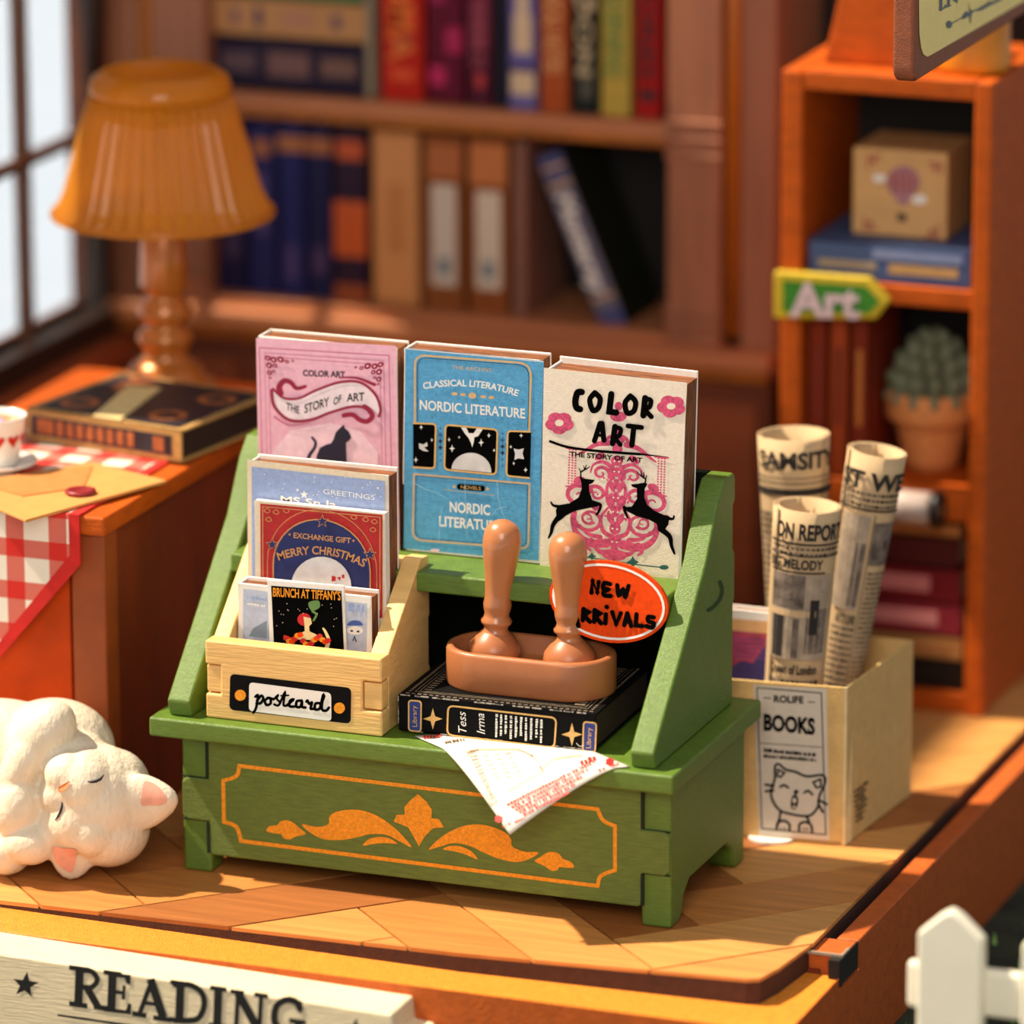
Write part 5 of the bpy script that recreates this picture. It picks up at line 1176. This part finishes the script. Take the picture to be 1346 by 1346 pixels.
def hit(px, py, off=.0008):
    d = ray(px, py).normalized(); h = bvh.ray_cast(EYE, d)
    return (h[0] + h[1] * off) if h[0] else at(px, py, y=-.1)
eyem = mat('closed eye line', (40, 30, 40), .5); nosem = mat('nose orange', (226, 140, 92), .5); earp = mat('ear pink', (232, 164, 140), .5)
p = MB(); p.tube([hit(x, y) for x, y in ((115, 1027), (120, 1028), (126, 1027), (132, 1024), (136, 1019))], [.0006, .0016, .002, .0018, .0006], eyem, 6); p.build('closed_eye', ct, smooth=True)
p = MB(); p.tube([hit(x, y) for x, y in ((82, 1054), (82, 1060), (80, 1067), (77, 1073), (73, 1078))], [.0006, .0016, .002, .0018, .0006], eyem, 6); p.build('closed_eye', ct, smooth=True)
p = MB(); p.add([hit(x, y, .002) for x, y in ((78, 1033), (85, 1030), (93, 1026), (92, 1033), (86, 1039), (80, 1042), (77, 1038))], [list(range(7))], nosem); p.build('nose', ct)
for P in ([(190, 1028), (202, 1030), (214, 1040), (220, 1052), (212, 1058), (198, 1058), (186, 1058), (187, 1042)], [(68, 1113), (82, 1114), (100, 1116), (100, 1128), (95, 1146), (84, 1142), (74, 1132)]):
    n_in = []; cxm = sum(a for a, _ in P) / len(P); cym = sum(b_ for _, b_ in P) / len(P)
    S_ = catmull(P, 3, True); vs = [hit(cxm, cym, .0012)] + [hit(cxm + (s_.x - cxm) * f, cym + (s_.y - cym) * f, .0012) for f in (.5, 1) for s_ in S_]
    N = len(S_); fs = [(0, 1 + k, 1 + (k + 1) % N) for k in range(N)] + [(1 + k, 1 + N + k, 1 + N + (k + 1) % N, 1 + (k + 1) % N) for k in range(N)]
    p = MB(); p.add(vs, fs, earp); p.build('inner_ear', ct, smooth=True)

# ------------------------------------------------------------------ READING sign on the base front
rs = thing('name_sign', 'long white wooden sign reading READING with black stars on the base front', 'sign', (-.6, -.33, -.08))
wpaint = mat('white painted board', (230, 212, 176), .6, .5, 30, .05, (.25, 1, 5))
YS = -.362
a = at(0, 1252, y=YS); c_ = at(500, 1331, y=YS); sl = (c_.z - a.z) / (c_.x - a.x); zt_ = lambda x: a.z + sl * (x - a.x)
xe = at(515, 1335, y=YS).x; 
prof = [(-1.25, zt_(-1.25) - .002), (xe, zt_(xe)), (xe + .003, zt_(xe) - .030), (xe + .030, zt_(xe) - .033), (xe + .035, zt_(xe) - .048), (xe + .050, zt_(xe) - .052), (xe + .060, zt_(xe) - .075), (xe + .045, -.13), (-1.25, -.13)]
p = MB(); p.prism(prof, 'y', YS, -.2862, wpaint); p.build('board', rs, bevel=.004, seg=3)
pr = Print((0, YS, 0), (0, -1, 0), (0, 1210, .46062))
blk2 = mat('worn black lettering', (26, 24, 24), .6, .2, 60, .15)
pr.star(73, 183, 38, blk2, 1, rot=8, k=.42); pr.star(1013, 312, 34, blk2, 1, rot=8, k=.42)
def ser(x, y, w_): pr.poly([(x - w_, y - 7 + w_ * -.14), (x + w_, y - 7 + w_ * .14), (x + w_, y + 7 + w_ * .14), (x - w_, y + 7 - w_ * .14)], blk2, 1)
def stem(x0, y0, x1, y1, w_=24): pr.line([(x0, y0), (x1, y1)], w_, blk2, 1, caps=False)
# R
stem(228, 140, 224, 240); ser(228, 137, 30); ser(224, 240, 26); pr.line([(230, 142), (262, 145), (278, 168), (262, 190), (230, 188)], 15, blk2, 1, smooth=True); stem(248, 190, 280, 246, 20); ser(288, 248, 20)
# E
stem(322, 152, 318, 256); ser(322, 150, 26); pr.poly([(318, 148), (374, 154), (373, 182), (362, 180), (356, 164), (320, 160)], blk2, 1); pr.poly([(320, 196), (350, 200), (350, 184), (360, 186), (357, 226), (348, 224), (348, 210), (320, 208)], blk2, 1); pr.poly([(298, 248), (360, 256), (366, 236), (376, 238), (374, 268), (296, 258)], blk2, 1)
# A
stem(435, 168, 398, 268, 14); stem(430, 166, 466, 276, 24); pr.line([(412, 234), (452, 240)], 11, blk2, 1, caps=False); ser(398, 268, 20); ser(464, 280, 26)
# D
stem(516, 178, 512, 284); ser(512, 178, 26); pr.line([(500, 182), (545, 184), (578, 208), (582, 248), (560, 282), (500, 284)], 17, blk2, 1, smooth=True); ser(506, 284, 22)
# I
stem(624, 196, 620, 300); ser(624, 194, 24); ser(620, 300, 24)
# N
stem(680, 204, 674, 310, 13); ser(678, 204, 20); stem(680, 206, 738, 312, 24); stem(746, 214, 740, 320, 13); ser(746, 213, 20); ser(672, 308, 22)
# G
pr.line([(856, 250), (846, 232), (818, 226), (790, 244), (784, 284), (800, 312), (832, 318)], 20, blk2, 1, smooth=True); pr.poly([(848, 228), (864, 230), (862, 264), (852, 262)], blk2, 1); stem(852, 290, 850, 330, 20); ser(850, 288, 24)
pr.poly([(165, 266), (340, 291), (420, 303), (420, 309), (340, 298), (165, 272)], blk2, 1)
pr.build('lettering', sub(rs, 'board'))

# ------------------------------------------------------------------ hanging sign top right
hs = thing('hanging_sign', 'brown framed cream sign hanging in from the top right corner', 'sign', (.15, .5, 1.1))
YH = .45
lea = mat('brown leather board', (140, 72, 38), .6, .5, 140, .12); crm = mat('pale yellow card', (255, 226, 140), .6, .1, 100, .03)
xo = at(1200, 60, y=YH).x; 
f0 = at(1204, 108, x=xo)
zb = f0.z; y0 = f0.y - .012
th2 = .030
pf = [(y0 + .9, zb), (y0 + .9, zb + .5), (y0, zb + .5), (y0, zb + .022), (y0 + .004, zb + .008), (y0 + .016, zb + .0)]
p = MB(); p.prism(pf, 'x', xo - th2, xo, lea); p.build('board', hs, bevel=.005, seg=3)
pr = Print((xo, 0, 0), (1, 0, 0), (1146, 0, .14859))
pr.poly([(412, -200), (412, 60), (415, 300), (430, 420), (450, 480), (485, 502), (520, 485), (1346, 8), (2600, -700)], crm, 1.5)
inkg = mat('grey ink', (88, 98, 104), .6)
pr.line([(600, 85), (602, -60)], 26, inkg, 3); pr.line([(585, 92), (640, 62), (640, 40)], 14, inkg, 3, caps=False); pr.line([(668, 55), (670, -60)], 22, inkg, 3, caps=False); pr.line([(650, 62), (690, 44)], 12, inkg, 3, caps=False); pr.line([(700, -20), (738, 12), (760, -60)], 20, inkg, 3)
pr.ell(672, 216, 26, 34, inkg, 3); pr.line([(690, 210), (790, 155)], 8, inkg, 3); pr.blob([(780, 165), (820, 100), (850, 110), (845, 20), (868, 90), (960, 60), (1030, 10), (1040, 40), (960, 90), (880, 110), (862, 208), (848, 140), (820, 160)], inkg, 3)
pr.line([(960, 70), (1100, 5), (1200, -60)], 26, inkg, 3)
pr.build('lettering', sub(hs, 'board'))
p = MB(); p.tube([(xo - .015, y0 + .12, zb + .48), (xo - .015, y0 + .12, zb + .72)], .005, mat('dark metal', (40, 32, 28), .4)); p.tube([(xo - .015, y0 + .78, zb + .48), (xo - .015, y0 + .78, zb + .72)], .005, MATS['dark metal']); p.build('hanger_rod', hs)
p = MB(); bx0 = xo - .030; p.box(bx0, bx0 + .03, y0 + .06, 1.56, zb + .72, zb + .75, brownwood); p.box(.10, bx0 + .03, 1.53, 1.56, zb + .72, zb + .75, brownwood); struct(p.build('trim_10', None, bevel=.003))

# ------------------------------------------------------------------ fence and greenery
fe = thing('picket_fence', 'white plastic picket fence standing in front of the base at the lower right', 'fence', (.55, -.27, -.183))
plast = mat('milk white plastic', (232, 226, 206), .35, .03, 20, .02, sss=.25)
YF = -.27; a = at(1205, 1240, y=YF); b_ = at(1292, 1240, y=YF); tip = at(1248, 1197, y=YF); sh = at(1292, 1237, y=YF); wd = b_.x - a.x; pitch_ = at(1346 + 40, 1240, y=YF).x - at(1248, 1240, y=YF).x
zr1 = at(1247, 1276, y=YF).z; zr0 = at(1247, 1338, y=YF).z
for k in range(4):
    X = a.x + k * pitch_
    p = MB(); p.prism([(X, -.183), (X + wd, -.183), (X + wd, sh.z), (X + wd * .66, tip.z - .008), (X + wd * .5, tip.z), (X + wd * .34, tip.z - .008), (X, sh.z)], 'y', YF, YF + .022, plast); p.build('picket', fe, bevel=.005, seg=3)
for z0_, z1_ in ((zr0, zr1), (zr0 - .17, zr1 - .17)):
    p = MB(); xl = a.x - .018; p.box(xl, a.x + 3 * pitch_ + wd + .02, YF + .016, YF + .034, z0_, z1_, plast); p.build('rail', fe, bevel=.007, seg=3)
gr = mat('fresh green blades', (98, 150, 30), .5, .1, 20, .2)
gm_ = MB()
for k in range(420):
    if k < 120: x, y = random.uniform(-.93, -.86), random.uniform(-.46, -.38); h = random.uniform(.02, .075)
    else: x, y = random.uniform(.26, .9), random.uniform(-.1, 1.4); h = random.uniform(.01, .03)
    a_ = random.uniform(0, 6.28); dx, dy = math.cos(a_) * .004, math.sin(a_) * .004
    gm_.add([(x - dx, y - dy, -.184), (x + dx, y + dy, -.184), (x + dy * 2, y - dx * 2, -.184 + h)], [(0, 1, 2)], gr)
o = gm_.build('grass'); tag(o, 'small green blades growing in the dark soil around the base', 'grass'); o['kind'] = 'stuff'
